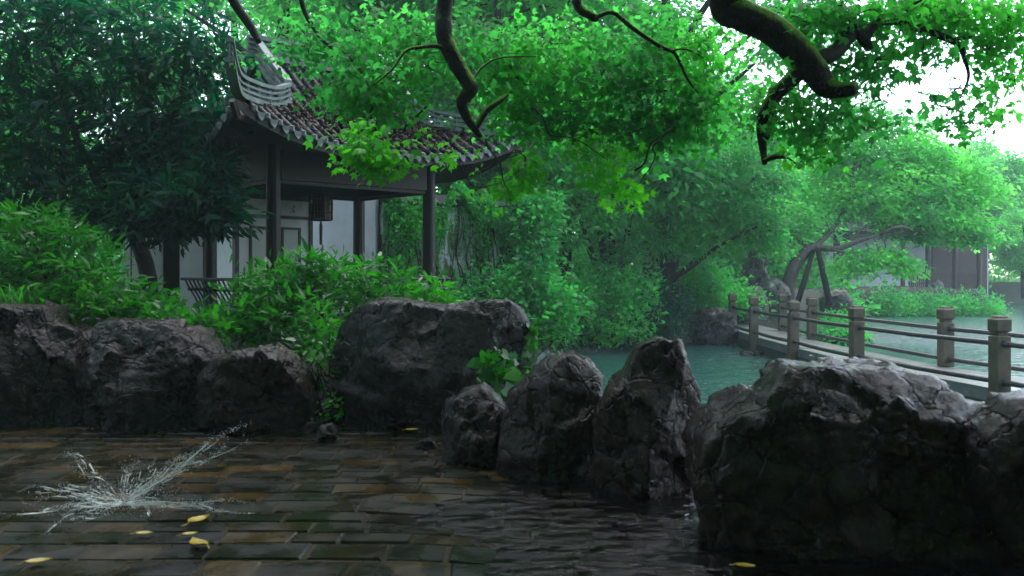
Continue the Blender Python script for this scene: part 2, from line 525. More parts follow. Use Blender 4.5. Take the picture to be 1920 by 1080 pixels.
# paving: one sheet of laid bricks
rnd = random.Random(3)
mb = MB()
row = 0
y = 2.4
srng = random.Random(8)
def sink(x, y):
    e = -0.75 + 0.3 * math.sin(y * 1.9) + 0.16 * math.sin(y * 5.1 + 1) + 0.10 * (y - 5)
    t = min(1, max(0, (x - e) / 1.0))
    return -0.045 * t * t * (3 - 2 * t)
while y < 9.25:
    dpt = rnd.choice((0.19, 0.22, 0.24, 0.26, 0.28))
    x = -7.4 + rnd.uniform(-.3, .0)
    while x < 5.2:
        ln = rnd.uniform(0.27, 0.55)
        gap = rnd.uniform(0.008, 0.024)
        zt = rnd.gauss(0, 0.003)
        tl = rnd.gauss(0, .015)
        k = mb.n
        mb.box((x + ln / 2, y + dpt / 2 + rnd.uniform(-.008, .008), -0.045 + zt), (ln - gap, dpt - rnd.uniform(0.008, 0.028), 0.09), (1, tl), rnd.uniform(.008, .016))
        v = mb.v[-1]
        v[:, 2] += (v[:, 0] - x - ln / 2) * rnd.gauss(0, .006) + (v[:, 1] - y) * rnd.gauss(0, .01)
        v[:, 2] += [sink(q[0], q[1]) for q in v]
        v[:, :2] += np.array([[rnd.gauss(0, .006), rnd.gauss(0, .005)] for _ in range(4)] * 4)      # worn, uneven corners
        x += ln
    y += dpt
    row += 1
bx, by = np.meshgrid(np.linspace(-7.5, 5.3, 60), np.linspace(2.3, 9.3, 40))
mb.grid(np.stack([bx, by, -.009 + np.vectorize(sink)(bx, by)], -1))       # silted joints
pv = obj('paving', mb, M['brick']); tag(pv, kind='structure')
# rain water pooled over the sunken right hand half of the paving
nx, ny = 90, 110
gx, gy = np.meshgrid(np.linspace(-1.6, 5.0, nx), np.linspace(2.4, 8.7, ny))
pts = np.stack([gx, gy, gx * 0], -1)
q3 = np.stack([gx * 2.2, gy * 5.5, gx * 0], -1).reshape(-1, 3)
pts[..., 2] = -0.036 - np.vectorize(sink)(gx, gy) * .5 + 0.004 * fbm(q3, 3, 9).reshape(ny, nx)
fl = obj('puddle', MB().grid(pts), M['film'], smooth=True); tag(fl, kind='structure')

# ------------------------------------------------------------------ rocks
def ico(sub):
    import bmesh
    bm = bmesh.new()
    bmesh.ops.create_icosphere(bm, subdivisions=sub, radius=1)
    V = np.array([v.co[:] for v in bm.verts]); Fc = np.array([[v.index for v in f.verts] for f in bm.faces])
    bm.free()
    return V, Fc
ICO = {k: ico(k) for k in (4, 5, 6)}

def rock(outline, Y, thick, seed, mat, label, cat='rock', sub=6, rough=1.0, group=None, tilt=0.0, name='garden_rock', cells=70, planes=14):
    """outline: silhouette in picture pixels, turned into metres at depth Y; thick: half depth"""
    rs = np.random.RandomState(seed)
    O = np.array([P(px, py, Y) for px, py in outline])[:, [0, 2]]
    c = (O.min(0) + O.max(0)) / 2
    ang = np.arctan2(O[:, 1] - c[1], O[:, 0] - c[0]); rad = np.hypot(O[:, 0] - c[0], O[:, 1] - c[1])
    # densify polygon for a true radial profile
    dense = []
    for i in range(len(O)):
        a, b = O[i], O[(i + 1) % len(O)]
        for t in np.linspace(0, 1, 24, endpoint=False): dense.append(a + (b - a) * t)
    dense = np.array(dense)
    ang = np.arctan2(dense[:, 1] - c[1], dense[:, 0] - c[0]); rad = np.hypot(*(dense - c).T)
    o = np.argsort(ang); ang, rad = ang[o], rad[o]
    V, Fc = ICO[sub]
    th = np.arctan2(V[:, 2], V[:, 0])
    R = np.interp(th, np.concatenate([ang - 2 * math.pi, ang, ang + 2 * math.pi]), np.tile(rad, 3))
    q = np.hypot(V[:, 0], V[:, 2])
    prof = np.sin(np.arccos(np.clip(np.abs(V[:, 1]), 0, 1))) ** 0.62       # blocky front
    dep = np.sign(V[:, 1]) * (1 - (1 - np.abs(V[:, 1])) ** 1.35)
    size = (O.max(0) - O.min(0)).mean()
    Pn = np.stack([np.cos(th) * R * prof, dep * thick, np.sin(th) * R * prof], -1)
    Nn = V / np.array([1, 1, 1]); 
    S = Pn / size
    # flat faces: cut the front by planes
    rim = np.abs(V[:, 1]) < .1
    wgt = .3 + .7 * sstep(.08, .5, np.abs(V[:, 1]))
    ext = np.array([np.abs(Pn[:, 0]).max(), thick, np.abs(Pn[:, 2]).max()])
    for k in range(planes):
        nn = np.array([rs.uniform(-1, 1), -rs.uniform(.25, 1.2), rs.uniform(-.5, .95)])
        nn /= np.linalg.norm(nn)
        sup = (Pn @ nn).max()
        dcut = max(sup * rs.uniform(.6, .92), (Pn[rim] @ nn).max() * .985)
        ov_ = np.maximum(0, Pn @ nn - dcut)
        Pn = Pn - nn * (ov_ * .94)[:, None]
    S = Pn / size
    # tilted facets: nearest-seed cells, each with its own plane
    for (nc, amp) in ((int(cells * .5), 0.34), (cells * 4, 0.24), (cells * 14, 0.12)):
        seeds = Pn[rs.randint(0, len(Pn), nc)] / size
        tl = rs.randn(nc, 3); tl /= np.linalg.norm(tl, axis=1)[:, None]
        Sw = S + 0.025 * np.stack([fbm(S * 9 + 3, 2, seed), fbm(S * 9 + 9, 2, seed + 1), fbm(S * 9 + 15, 2, seed + 2)], -1)
        idx = np.zeros(len(S), int); best = np.full(len(S), 1e9)
        for k in range(nc):
            d = ((Sw - seeds[k]) ** 2).sum(1)
            mk = d < best; best[mk] = d[mk]; idx[mk] = k
        disp = np.einsum('ij,ij->i', tl[idx], S - seeds[idx]) * amp
        off = rs.uniform(-1, 0.3, nc)[idx] * amp * 0.35 / math.sqrt(nc)
        Pn = Pn + Nn * ((disp + off) * size * rough * wgt)[:, None]
    rg = 1 - np.abs(fbm(S * np.array([7, 7, 11]) + seed, 4, seed + 5))
    Pn = Pn + Nn * ((rg - 0.75) * 0.012 * size * rough + fbm(S * 24 + seed, 3, seed + 8) * 0.005 * size * rough)[:, None]
    C = np.array([c[0], Y, c[1]])
    W = Pn + C
    base = C.copy(); base[2] = W[:, 2].min()
    r = obj(name, (W, Fc), M[mat], loc=base, smooth=False)
    return tag(r, label, cat, group)

GR = 'rocks edging the brick paving'
rock([(-60, 575), (40, 566), (95, 572), (110, 600), (150, 618), (165, 700), (170, 830), (-60, 840)], 9.0, 0.55, 11, 'rock_wet',
     'dark wet rock at the far left with a broken flat top below the grass', group=GR)
rock([(168, 640), (190, 604), (250, 598), (330, 612), (378, 630), (412, 665), (420, 720), (400, 800), (330, 825), (190, 825), (160, 730)], 8.8, 0.55, 23, 'rock_wet',
     'broad dark rock with shiny sloping grey top, left of the smaller olive rock', group=GR)
rock([(376, 700), (400, 668), (455, 655), (510, 646), (545, 665), (575, 700), (600, 760), (560, 810), (520, 826), (400, 822), (370, 780)], 8.5, 0.45, 31, 'rock_brown',
     'low olive brown rock between the shiny grey-topped rock and the biggest flat-topped rock', group=GR)
rock([(622, 690), (640, 610), (672, 572), (720, 562), (800, 566), (860, 572), (915, 560), (955, 563), (985, 585), (1000, 625), (1004, 670), (985, 740), (930, 840), (640, 842), (610, 780)], 9.0, 0.8, 47, 'rock_wet',
     'huge flat-topped dark boulder with ivy on its right side', 'boulder', group=GR, cells=90, rough=.7)
rock([(826, 800), (835, 760), (870, 728), (905, 722), (940, 745), (962, 800), (985, 900), (960, 945), (880, 925), (830, 890)], 7.3, 0.4, 53, 'rock_wet',
     'small rough grey rock at the foot of the ivy-covered boulder', sub=5, group=GR)
rock([(938, 800), (955, 735), (1000, 690), (1028, 668), (1075, 664), (1115, 690), (1132, 712), (1128, 780), (1120, 900), (1060, 955), (960, 940), (930, 880)], 6.9, 0.45, 61, 'rock_brown',
     'brown pointed rock with a pale capped top, left of the tall pinnacle', group=GR, rough=.5, cells=40)
rock([(1118, 770), (1150, 720), (1175, 690), (1195, 640), (1235, 628), (1275, 640), (1290, 690), (1312, 735), (1312, 820), (1300, 920), (1230, 980), (1130, 970), (1108, 880)], 6.4, 0.45, 77, 'rock_brown',
     'tall pinnacle rock with angular wet faces standing against the pond', group=GR, rough=.5, cells=40)
rock([(1300, 900), (1312, 825), (1345, 790), (1400, 752), (1440, 708), (1468, 676), (1520, 680), (1600, 686), (1690, 692), (1745, 712), (1800, 742), (1875, 752), (1930, 790), (1960, 950), (1950, 1090), (1600, 1120), (1340, 1080)], 5.2, 0.75, 85, 'rock_brown',
     'massive dark humped boulder filling the lower right in front of the bridge', 'boulder', group=GR, cells=110)
rock([(1815, 830), (1850, 790), (1900, 745), (1990, 735), (2060, 800), (2080, 950), (2000, 1060), (1880, 1030), (1830, 930)], 4.7, 0.4, 97, 'rock_brown',
     'rock cut by the right frame edge beside the massive humped boulder', group=GR, sub=5)
rock([(590, 815), (600, 798), (622, 793), (634, 806), (630, 826), (604, 830)], 8.0, 0.1, 101, 'rock_wet', 'small bluish stone on the paving between the olive rock and the big boulder', 'stone', sub=4, group='loose stones on the paving')
rock([(776, 845), (786, 826), (808, 822), (818, 836), (812, 852), (786, 856)], 7.7, 0.1, 103, 'rock_wet', 'small bluish stone at the foot of the big boulder', 'stone', sub=4, group='loose stones on the paving')

GB = 'rocks along the far bank'
rock([(1290, 600), (1310, 580), (1350, 575), (1378, 590), (1385, 625), (1370, 660), (1300, 665), (1285, 640)], 23.2, 0.6, 111, 'rock_wet', 'dark craggy bank rock at the water under the far end of the bridge', sub=5, group=GB)
rock([(1395, 500), (1405, 470), (1425, 462), (1440, 480), (1438, 510), (1445, 555), (1410, 565), (1392, 550)], 28.5, 0.4, 117, 'rock_grey', 'upright pale grey scholar rock behind the bridge end', sub=5, group='pale rocks on the mound')
rock([(1425, 545), (1440, 525), (1460, 520), (1478, 540), (1482, 580), (1430, 590)], 27.0, 0.5, 121, 'rock_grey', 'pale boulder at the foot of the propped tree', sub=5, group='pale rocks on the mound')
rock([(1385, 560), (1400, 540), (1425, 535), (1440, 560), (1440, 600), (1390, 605)], 26.0, 0.5, 123, 'rock_grey', 'mossy boulder behind the first bridge posts', sub=5, group='pale rocks on the mound')
rock([(1538, 560), (1556, 545), (1585, 545), (1600, 560), (1600, 590), (1540, 590)], 29.0, 0.5, 125, 'rock_grey', 'flat pale boulder under the right prop of the tree', sub=4, group='pale rocks on the mound')
for k, (a, b, t, bt) in enumerate([(955, 1060, 612, 668), (1050, 1150, 618, 668), (1140, 1230, 612, 668), (1215, 1300, 606, 668)]):
    rock([(a, 645), (a + 12, t + 8), ((a + b) / 2, t), (b - 14, t + 10), (b, 640), (b - 6, bt), (a + 8, bt)], 23.0, 0.5, 131 + k, 'rock_wet',
         ['dark bank rock under the left end of the thicket', 'dark bank rock under the thicket, second along the water',
          'dark bank rock below the thicket stems', 'dark bank rock nearest the bridge side of the thicket'][k], sub=4, group=GB)

# ------------------------------------------------------------------ leaves and trees
def tmpl(kind):
    if kind == 'diamond':
        v = [(0, 0, 0), (.27, .42, .06), (0, 1, -.05), (-.27, .42, .06)]; f = [(0, 1, 2, 3)]
    elif kind == 'oval':
        v = [(0, 0, 0), (.24, .28, .05), (.2, .72, .02), (0, 1, -.1), (-.2, .72, .02), (-.24, .28, .05), (0, .5, -.02)]
        f = [(0, 1, 6, 5), (1, 2, 3, 6), (6, 3, 4, 5)]
    elif kind == 'lance':
        v = [(0, 0, 0), (.13, .35, .05), (.09, .75, 0), (0, 1, -.12), (-.09, .75, 0), (-.13, .35, .05), (0, .5, -.03)]
        f = [(0, 1, 6, 5), (1, 2, 3, 6), (6, 3, 4, 5)]
    elif kind == 'tri':      # three-lobed leaf
        v = [(0, 0, 0), (.17, .3, .05), (.13, .62, .02), (0, 1, -.12), (-.13, .62, .02), (-.17, .3, .05),
             (.42, .15, .03), (.62, .55, -.08), (-.42, .15, .03), (-.62, .55, -.08), (.2, .55, .02), (-.2, .55, .02)]
        f = [(0, 10, 3, 11), (0, 6, 7, 10), (0, 11, 9, 8)]
        v = [(0, 0, 0), (.18, .5, .04), (0, 1, -.14), (-.18, .5, .04), (.38, .12, .02), (.56, .56, -.08), (-.38, .12, .02), (-.56, .56, -.08)]
        f = [(0, 1, 2, 3), (0, 4, 5, 1), (0, 3, 7, 6)]
    elif kind == 'heart':
        v = [(0, .08, 0), (.38, -.05, .05), (.45, .3, .04), (0, 1, -.1), (-.45, .3, .04), (-.38, -.05, .05)]
        f = [(0, 1, 2, 3), (0, 3, 4, 5)]
    return np.array(v, float), np.array(f, int)

def leaves(C, size, kind, rs, droop=0.3, flat=0.6, dirs=None, svar=0.35):
    """C (n,3) positions; returns verts, faces"""
    n = len(C)
    tv, tf = tmpl(kind)
    d = rs.randn(n, 3); d[:, 2] = d[:, 2] * 0.45 - droop
    if dirs is not None: d = d * 0.55 + dirs
    d /= np.linalg.norm(d, axis=1)[:, None] + 1e-9
    nr = rs.randn(n, 3) * (1 - flat); nr[:, 2] += flat
    nr -= d * (nr * d).sum(1)[:, None]; nr /= np.linalg.norm(nr, axis=1)[:, None] + 1e-9
    s = np.cross(d, nr)
    sz = size * np.clip(1 + svar * rs.randn(n), 0.45, 1.8)
    V = C[:, None, :] + sz[:, None, None] * (tv[None, :, 0:1] * s[:, None] + tv[None, :, 1:2] * d[:, None] + tv[None, :, 2:3] * nr[:, None])
    k = len(tv)
    Fc = (tf[None] + (np.arange(n) * k)[:, None, None]).reshape(-1, tf.shape[1])
    return V.reshape(-1, 3), Fc

def blob_clusters(blobs, dens, rs, shell=0.55):
    """blobs: (centre, (rx,ry,rz), weight). Returns cluster centres + blob index"""
    out, bi = [], []
    for k, (c, r, w) in enumerate(blobs):
        n = max(1, int(dens * w))
        d = rs.randn(n, 3); d /= np.linalg.norm(d, axis=1)[:, None]
        rr = np.where(rs.rand(n) < shell, rs.uniform(0.72, 1.08, n), rs.rand(n) ** (1 / 3) * 0.95)
        out.append(np.asarray(c) + d * rr[:, None] * np.asarray(r))
        bi += [k] * n
    return np.concatenate(out), np.array(bi)

def cluster_leaves(CC, per, spread, rs, zsq=0.55):
    n = len(CC)
    m = np.maximum(3, (per * rs.uniform(0.5, 1.5, n)).astype(int))
    idx = np.repeat(np.arange(n), m)
    sp = (spread * rs.uniform(0.6, 1.4, n))[idx]
    o = rs.randn(len(idx), 3) * sp[:, None] * np.array([1, 1, zsq])
    o[:, 2] -= 0.25 * np.hypot(o[:, 0], o[:, 1])      # sprays droop at their rim
    return CC[idx] + o, o / (np.linalg.norm(o, axis=1)[:, None] + 1e-9)

def limb(mb, a, b, ra, rb, rs, wob=0.08, n=5, seg=6):
    a = np.asarray(a, float); b = np.asarray(b, float)
    L = np.linalg.norm(b - a)
    t = np.linspace(0, 1, n)
    p = a + (b - a) * t[:, None]
    p[1:-1] += rs.randn(n - 2, 3) * wob * L
    mb.tube(p, ra + (rb - ra) * t, seg, 3)

def tree(name, label, base, trunk, blobs, dens, per, spread, size, kind, mat, bark, seed, group=None, cat='tree', droop=.3, flat=.6, twigs=True, shell=.55, zsq=.55, extra=None):
    """trunk: list of (polyline, radii); blobs in world metres"""
    rs = np.random.RandomState(seed)
    t = thing(name, label, cat, base, group)
    mb = MB()
    nodes = []
    for pl, rad in trunk:
        pl = np.asarray(pl, float)
        mb.tube(pl, rad, 9, 5)
        q, _ = catmull(pl, np.ones(len(pl)), 6)
        nodes.append(q[len(q) // 4:])
    nodes = np.concatenate(nodes)
    CC, bi = blob_clusters(blobs, dens, rs, shell)
    if twigs:
        for k, (c, r, w_) in enumerate(blobs):
            c = np.asarray(c)
            dn = nodes - c
            dd = np.linalg.norm(dn, axis=1) + 0.7 * np.maximum(0, dn[:, 2])
            s = nodes[np.argmin(dd)]
            L = np.linalg.norm(c - s)
            rr = min(0.05, 0.012 + 0.012 * L)
            limb(mb, s, c, rr, rr * .45, rs)
            sel = np.where(bi == k)[0]
            for j in rs.permutation(sel)[:7]:
                limb(mb, c + (s - c) * rs.uniform(0, .4), CC[j], rr * .45, rr * .12, rs, .1, 4, 4)
    obj('trunk', mb, M[bark], t, smooth=True)
    LC, dr = cluster_leaves(CC, per, spread, rs, zsq)
    obj('crown', leaves(LC, size, kind, rs, droop, flat, dr * .8), M[mat], t)
    return t

def pb(px, py, Y, rx, ry, w=1.0, dy=None):
    """blob from picture coordinates"""
    return (P(px, py, Y), (rx / F * Y, dy if dy else (rx + ry) / 2 / F * Y, ry / F * Y), w)

# --- the overhanging tree: trunk out of frame to the right, limbs arch over the paving
tr = thing('overhanging_tree', 'big old tree arching over the paving with crooked mossy limbs and three-lobed leaves', 'tree', (4.6, 2.2, -0.05))
mb = MB()
mb.tube([(4.6, 2.2, -.1), (4.5, 2.3, 1.6), (4.2, 2.8, 3.2), (3.6, 3.6, 4.6)], [.42, .34, .3, .26], 12, 6)
obj('trunk', mb, M['bark_moss'], tr, smooth=True)
def px_path(pts):
    return [P(*p) for p in pts]
def branch(paths, mat='bark_moss', seg=10, sm=6):
    m = MB()
    for pts, rad in paths:
        m.tube(pts, rad, seg, sm)
    return obj('branch', m, M[mat], tr, smooth=True)
br = branch([
    ([(3.6, 3.6, 4.6), (2.9, 5.6, 5.2), (2.1, 7.2, 4.7)] + px_path([(1362, -10, 8), (1392, 28, 8), (1440, 50, 8), (1490, 90, 8), (1525, 130, 8), (1548, 162, 8), (1575, 168, 7.9), (1606, 166, 7.8)]),
     [.24, .2, .165, .15, .14, .135, .135, .125, .10, .072, .058, .046]),
    (px_path([(1508, 125, 8), (1478, 155, 8.05), (1452, 180, 8.1), (1432, 215, 8.1), (1428, 250, 8.1), (1434, 308, 8.05)]), [.075, .07, .062, .052, .046, .024]),
    (px_path([(1434, 262, 8.1), (1446, 240, 8.2), (1452, 226, 8.3)]), [.03, .022, .012]),
    (px_path([(1432, 302, 8.05), (1452, 294, 8), (1470, 294, 8)]), [.022, .026, .02]),
])
branch([
    (px_path([(1530, 112, 8), (1565, 98, 8.1), (1590, 70, 8.2), (1603, 55, 8.2), (1622, 78, 8.2), (1632, 94, 8.2)]), [.07, .075, .066, .05, .05, .034]),
    (px_path([(1620, 76, 8.2), (1640, 45, 8.3), (1680, 38, 8.4), (1730, 55, 8.5), (1795, 82, 8.6), (1808, 110, 8.6), (1816, 145, 8.6), (1800, 185, 8.6)]), [.046, .05, .046, .044, .032, .02, .014, .007]),
    (px_path([(1603, 55, 8.2), (1585, 20, 8.3), (1570, -20, 8.3)]), [.018, .016, .014]),
    (px_path([(1690, 36, 8.4), (1710, 10, 8.4), (1740, -5, 8.4)]), [.018, .014, .01]),
    (px_path([(1780, 75, 8.6), (1830, 70, 8.7), (1850, 80, 8.7), (1880, 60, 8.8), (1930, 30, 8.8)]), [.02, .016, .016, .013, .008]),
    (px_path([(1850, 80, 8.7), (1850, 100, 8.7), (1846, 120, 8.7)]), [.013, .009, .004]),
], 'bark_dark', 8)
branch([
    ([(3.6, 3.6, 4.6), (2.2, 5.6, 5.9), (0.4, 7.6, 5.9), (-.45, 8.4, 5.1)] + px_path([(836, -10, 8.8), (832, 55, 8.8), (842, 92, 8.8), (866, 135, 8.8), (882, 165, 8.8), (866, 190, 8.8), (872, 212, 8.8), (888, 238, 8.8), (902, 258, 8.8)]),
     [.2, .17, .13, .10, .075, .085, .082, .076, .078, .055, .052, .044, .02]),
    (px_path([(892, 240, 8.8), (910, 210, 8.85), (935, 190, 8.9), (950, 178, 9)]), [.03, .034, .03, .018]),
    (px_path([(838, 92, 8.8), (815, 86, 8.7), (790, 88, 8.6), (760, 96, 8.5), (735, 130, 8.4), (700, 160, 8.3)]), [.026, .022, .019, .015, .011, .006]),
    (px_path([(884, 152, 8.8), (905, 125, 8.9), (940, 108, 9), (1010, 106, 9.1)]), [.014, .012, .01, .006]),
], 'bark_moss')
branch([
    ([(2.9, 5.6, 5.2), (1.9, 7.2, 5.3), (1.0, 8.6, 4.9)] + px_path([(1082, -10, 9), (1112, 32, 9), (1122, 30, 9), (1150, 24, 9), (1190, 55, 9), (1240, 88, 9), (1265, 100, 9.1), (1290, 150, 9.2), (1310, 175, 9.2)]),
     [.1, .08, .06, .05, .045, .024, .022, .024, .022, .018, .012, .006]),
    (px_path([(1255, 96, 9), (1285, 92, 9.1), (1320, 108, 9.2)]), [.012, .01, .005]),
], 'bark_moss')
branch([
    ([(0.4, 7.6, 5.9), (-1.8, 8.6, 5.4), (-3.0, 9.4, 4.9)] + px_path([(430, -15, 9.5), (470, 50, 9.6), (486, 80, 9.6)]), [.09, .07, .055, .05, .045, .03]),
    (px_path([(560, -20, 9.4), (575, 30, 9.5), (610, 80, 9.3), (660, 110, 9.0), (690, 160, 8.6)]), [.03, .026, .02, .014, .007]),
], 'bark_dark', 8)

nb = [pb(560, 60, 9.2, 90, 60, .6), pb(650, 30, 9, 100, 60, .8), pb(690, 120, 8.6, 90, 70, 1.0), pb(640, 140, 8.6, 60, 40, .4), pb(690, 165, 8.4, 70, 40, .55),
      pb(770, 40, 8.9, 80, 60, .8), pb(790, 105, 8.7, 60, 35, .35), pb(920, 50, 9, 90, 60, .9), pb(970, 125, 9, 90, 60, .9), pb(1040, 60, 9.1, 90, 70, 1.0),
      pb(1060, 170, 9.1, 100, 70, 1.1), pb(1150, 100, 9.1, 100, 80, 1.1), pb(1170, 220, 9.1, 100, 60, .9), pb(1250, 40, 9.1, 90, 50, .8), pb(1275, 150, 9.1, 90, 80, 1.2),
      pb(1345, 95, 9.0, 55, 90, .9), pb(1330, 210, 9.0, 65, 60, .7), pb(1010, 215, 9, 70, 45, .6), pb(1265, 235, 9.1, 70, 40, .5),
      pb(1480, 30, 8.4, 70, 30, .35), pb(1600, 30, 8.3, 90, 40, .7), pb(1545, 40, 8.4, 60, 40, .5), pb(1500, 190, 8.4, 80, 60, .6), pb(1540, 250, 8.4, 45, 50, .4), pb(1590, 215, 8.3, 60, 30, .35),
      pb(1560, 120, 8.5, 60, 40, .45), pb(1640, 110, 8.4, 60, 40, .4), pb(1700, 10, 8.5, 80, 25, .7), pb(1800, 18, 8.6, 80, 30, .8), pb(1895, 40, 8.7, 50, 40, .8), pb(1740, 55, 8.6, 55, 25, .4),
      pb(1850, 95, 8.7, 60, 30, .4), pb(1900, 140, 8.8, 40, 25, .2), pb(1800, 165, 8.6, 45, 14, .12), pb(1730, 100, 8.5, 50, 20, .12), pb(1780, 205, 8.6, 35, 15, .15), pb(1815, 230, 8.6, 28, 10, .1), pb(1850, 205, 8.7, 30, 12, .08),
      pb(1440, 190, 8.2, 50, 60, .4)]
rs = np.random.RandomState(5)
nb = [((c + np.array([0, .5, 0]) * c[1] / 9.0 if c[0] < 2.2 else c), (r[0], min(r[1], .42), r[2]), w_) for c, r, w_ in nb]
CC, bi = blob_clusters(nb, 38, rs, .35)
LC, dr = cluster_leaves(CC, 20, .15, rs, .5)
obj('crown', leaves(LC, .068, 'tri', rs, .55, .5, dr * .5), M['leaf_near'], tr)
# bright young sprays hanging low
lb = [pb(690, 278, 8.0, 34, 26, .9), pb(665, 245, 8.1, 36, 14, .4), pb(700, 300, 8.0, 25, 18, .5), pb(790, 258, 8.3, 16, 10, .12), pb(845, 285, 8.3, 40, 9, .22), pb(985, 320, 8.8, 22, 36, .5), pb(950, 350, 8.9, 25, 30, .5),
      pb(1120, 285, 9, 60, 35, .7), pb(1180, 360, 9.2, 35, 25, .4), pb(1150, 330, 9.1, 35, 25, .4), pb(760, 300, 8.2, 20, 8, .1), pb(1500, 290, 8.4, 40, 25, .25)]
CC2, _ = blob_clusters(lb, 22, rs, .3)
LC2, dr2 = cluster_leaves(CC2, 13, .09, rs, .5)
lime = obj('young_leaves', leaves(LC2, .066, 'tri', rs, .5, .55, dr2 * .5), M['leaf_lime'], tr)
lime['label'] = 'bright lime green young sprays hanging low'
m = MB()
for k, (c, r, w_) in enumerate(nb + lb):
    sel = (CC[bi == k] if k < len(nb) else CC2[rs.randint(0, len(CC2), 1)])
    for j in rs.permutation(len(sel))[:5]:
        if np.linalg.norm(sel[j] - c) < 1.0: limb(m, np.asarray(c), sel[j], .009, .003, rs, .1, 4, 4)
for a, b in [((1260, 240), (1200, 340)), ((1190, 320), (1240, 250)), ((800, 200), (700, 290)), ((700, 200), (690, 260)), ((1000, 200), (1140, 300)), ((870, 240), (840, 285)), ((910, 260), (955, 360)), ((1470, 295), (1510, 310))]:
    limb(m, P(a[0], a[1], 8.8), P(b[0], b[1], 8.6), .011, .004, rs, .06, 5, 5)
tag(obj('twig', m, M['bark_dark'], tr, smooth=True), kind='stuff')
# unseen crown above the frame, widened and thickened to shade the paving and rocks
hb = [((x + rs.uniform(-.5, .5), y + rs.uniform(-.5, .5), z + rs.uniform(-.4, .5)), (1.5, 1.5, .6), 1.0)
      for x, y, z in [(-8.5, 2, 5.6), (-8.5, -2, 5.6), (-4, -4, 6), (0, -4.5, 6), (4, -4.5, 6), (7.5, -2, 6), (-2, -2.4, 6), (1.5, -2.4, 6), (-2.8, 3.3, 5.7), (-.5, 3.3, 6), (1.8, 3.4, 6.1), (-5.5, 4.8, 5.6), (-3.2, 6.0, 6.0), (-4, 2, 5.6), (-1.5, 2, 6.0), (1, 2, 6.2), (3.5, 1.5, 6.4), (-4.2, 4.5, 5.6), (-2, 4.6, 6.0), (.5, 4.6, 6.2), (3, 4.6, 6.4), (5.4, 3.5, 6.4), (-6.5, 5.4, 5.9), (2.4, 5.6, 6.5), (4.2, 5.6, 6.6), (6.2, 5.4, 6.6), (3.2, 7.6, 6.9), (5.2, 7.6, 7.0), (7.0, 7.4, 6.9), (1.4, 7.4, 6.8), (-.4, 6.6, 6.6),
                      (-6.5, 3.0, 5.6), (0, 0, 6), (3, -.8, 6), (-3, -.5, 5.8), (-6, .8, 5.6), (5.5, .5, 6.2)]]
CC3, _ = blob_clusters(hb, 130, rs, .3)
LC3, dr3 = cluster_leaves(CC3, 16, .2, rs, .5)
obj('crown', leaves(LC3, .21, 'diamond', rs, .4, .6, dr3 * .5), M['leaf_near'], tr)

# --- dark glossy tree on the left
db = [pb(60, 60, 11.30, 110, 80, 1.1), pb(200, 50, 11.53, 110, 80, 1.0), pb(340, 70, 11.64, 90, 70, .8), pb(60, 190, 11.30, 100, 80, 1.2), pb(190, 200, 11.53, 100, 70, 1.0), pb(320, 190, 11.75, 90, 60, .8),
      pb(50, 300, 11.30, 80, 50, .7), pb(160, 300, 11.53, 70, 40, .5), pb(280, 290, 11.64, 90, 50, 1.0), pb(345, 265, 11.75, 55, 50, .7), pb(250, 370, 11.30, 110, 40, 1.2), pb(360, 365, 11.07, 58, 34, .8), pb(150, 385, 11.30, 70, 30, .5), pb(400, 130, 11.86, 40, 60, .35), pb(20, 380, 11.19, 60, 40, .5)]
tree('evergreen_tree', 'dark evergreen tree with long glossy leaves filling the upper left corner', (-4.86, 11.98, .35),
     [([(-4.86, 11.98, .2), (-4.80, 11.98, 1.4), (-5.08, 11.98, 2.4), (-4.75, 11.86, 3.4), (-4.97, 11.86, 4.6)], [.13, .11, .09, .07, .04]),
      ([(-4.97, 11.98, 2.2), (-5.54, 11.75, 3.0), (-5.88, 11.64, 4.2)], [.07, .05, .03]), ([(-4.80, 11.86, 3.0), (-4.29, 11.64, 3.6), (-4.07, 11.53, 4.6)], [.06, .045, .03]),
      ([(-6.33, 12.32, .2), (-6.21, 12.32, 1.8), (-5.99, 12.20, 3.2), (-6.21, 12.20, 4.5)], [.07, .06, .05, .03])],
     db + [pb(400, 330, 11.2, 36, 45, .8), pb(400, 230, 11.4, 26, 55, .6), pb(330, 400, 11.1, 75, 26, 1.0), pb(405, 385, 11.0, 36, 22, .6), pb(260, 410, 11, 60, 24, .6)], 50, 16, .11, .16, 'lance', 'leaf_dark', 'bark_dark', 21, droop=.15, flat=.5, zsq=.8)

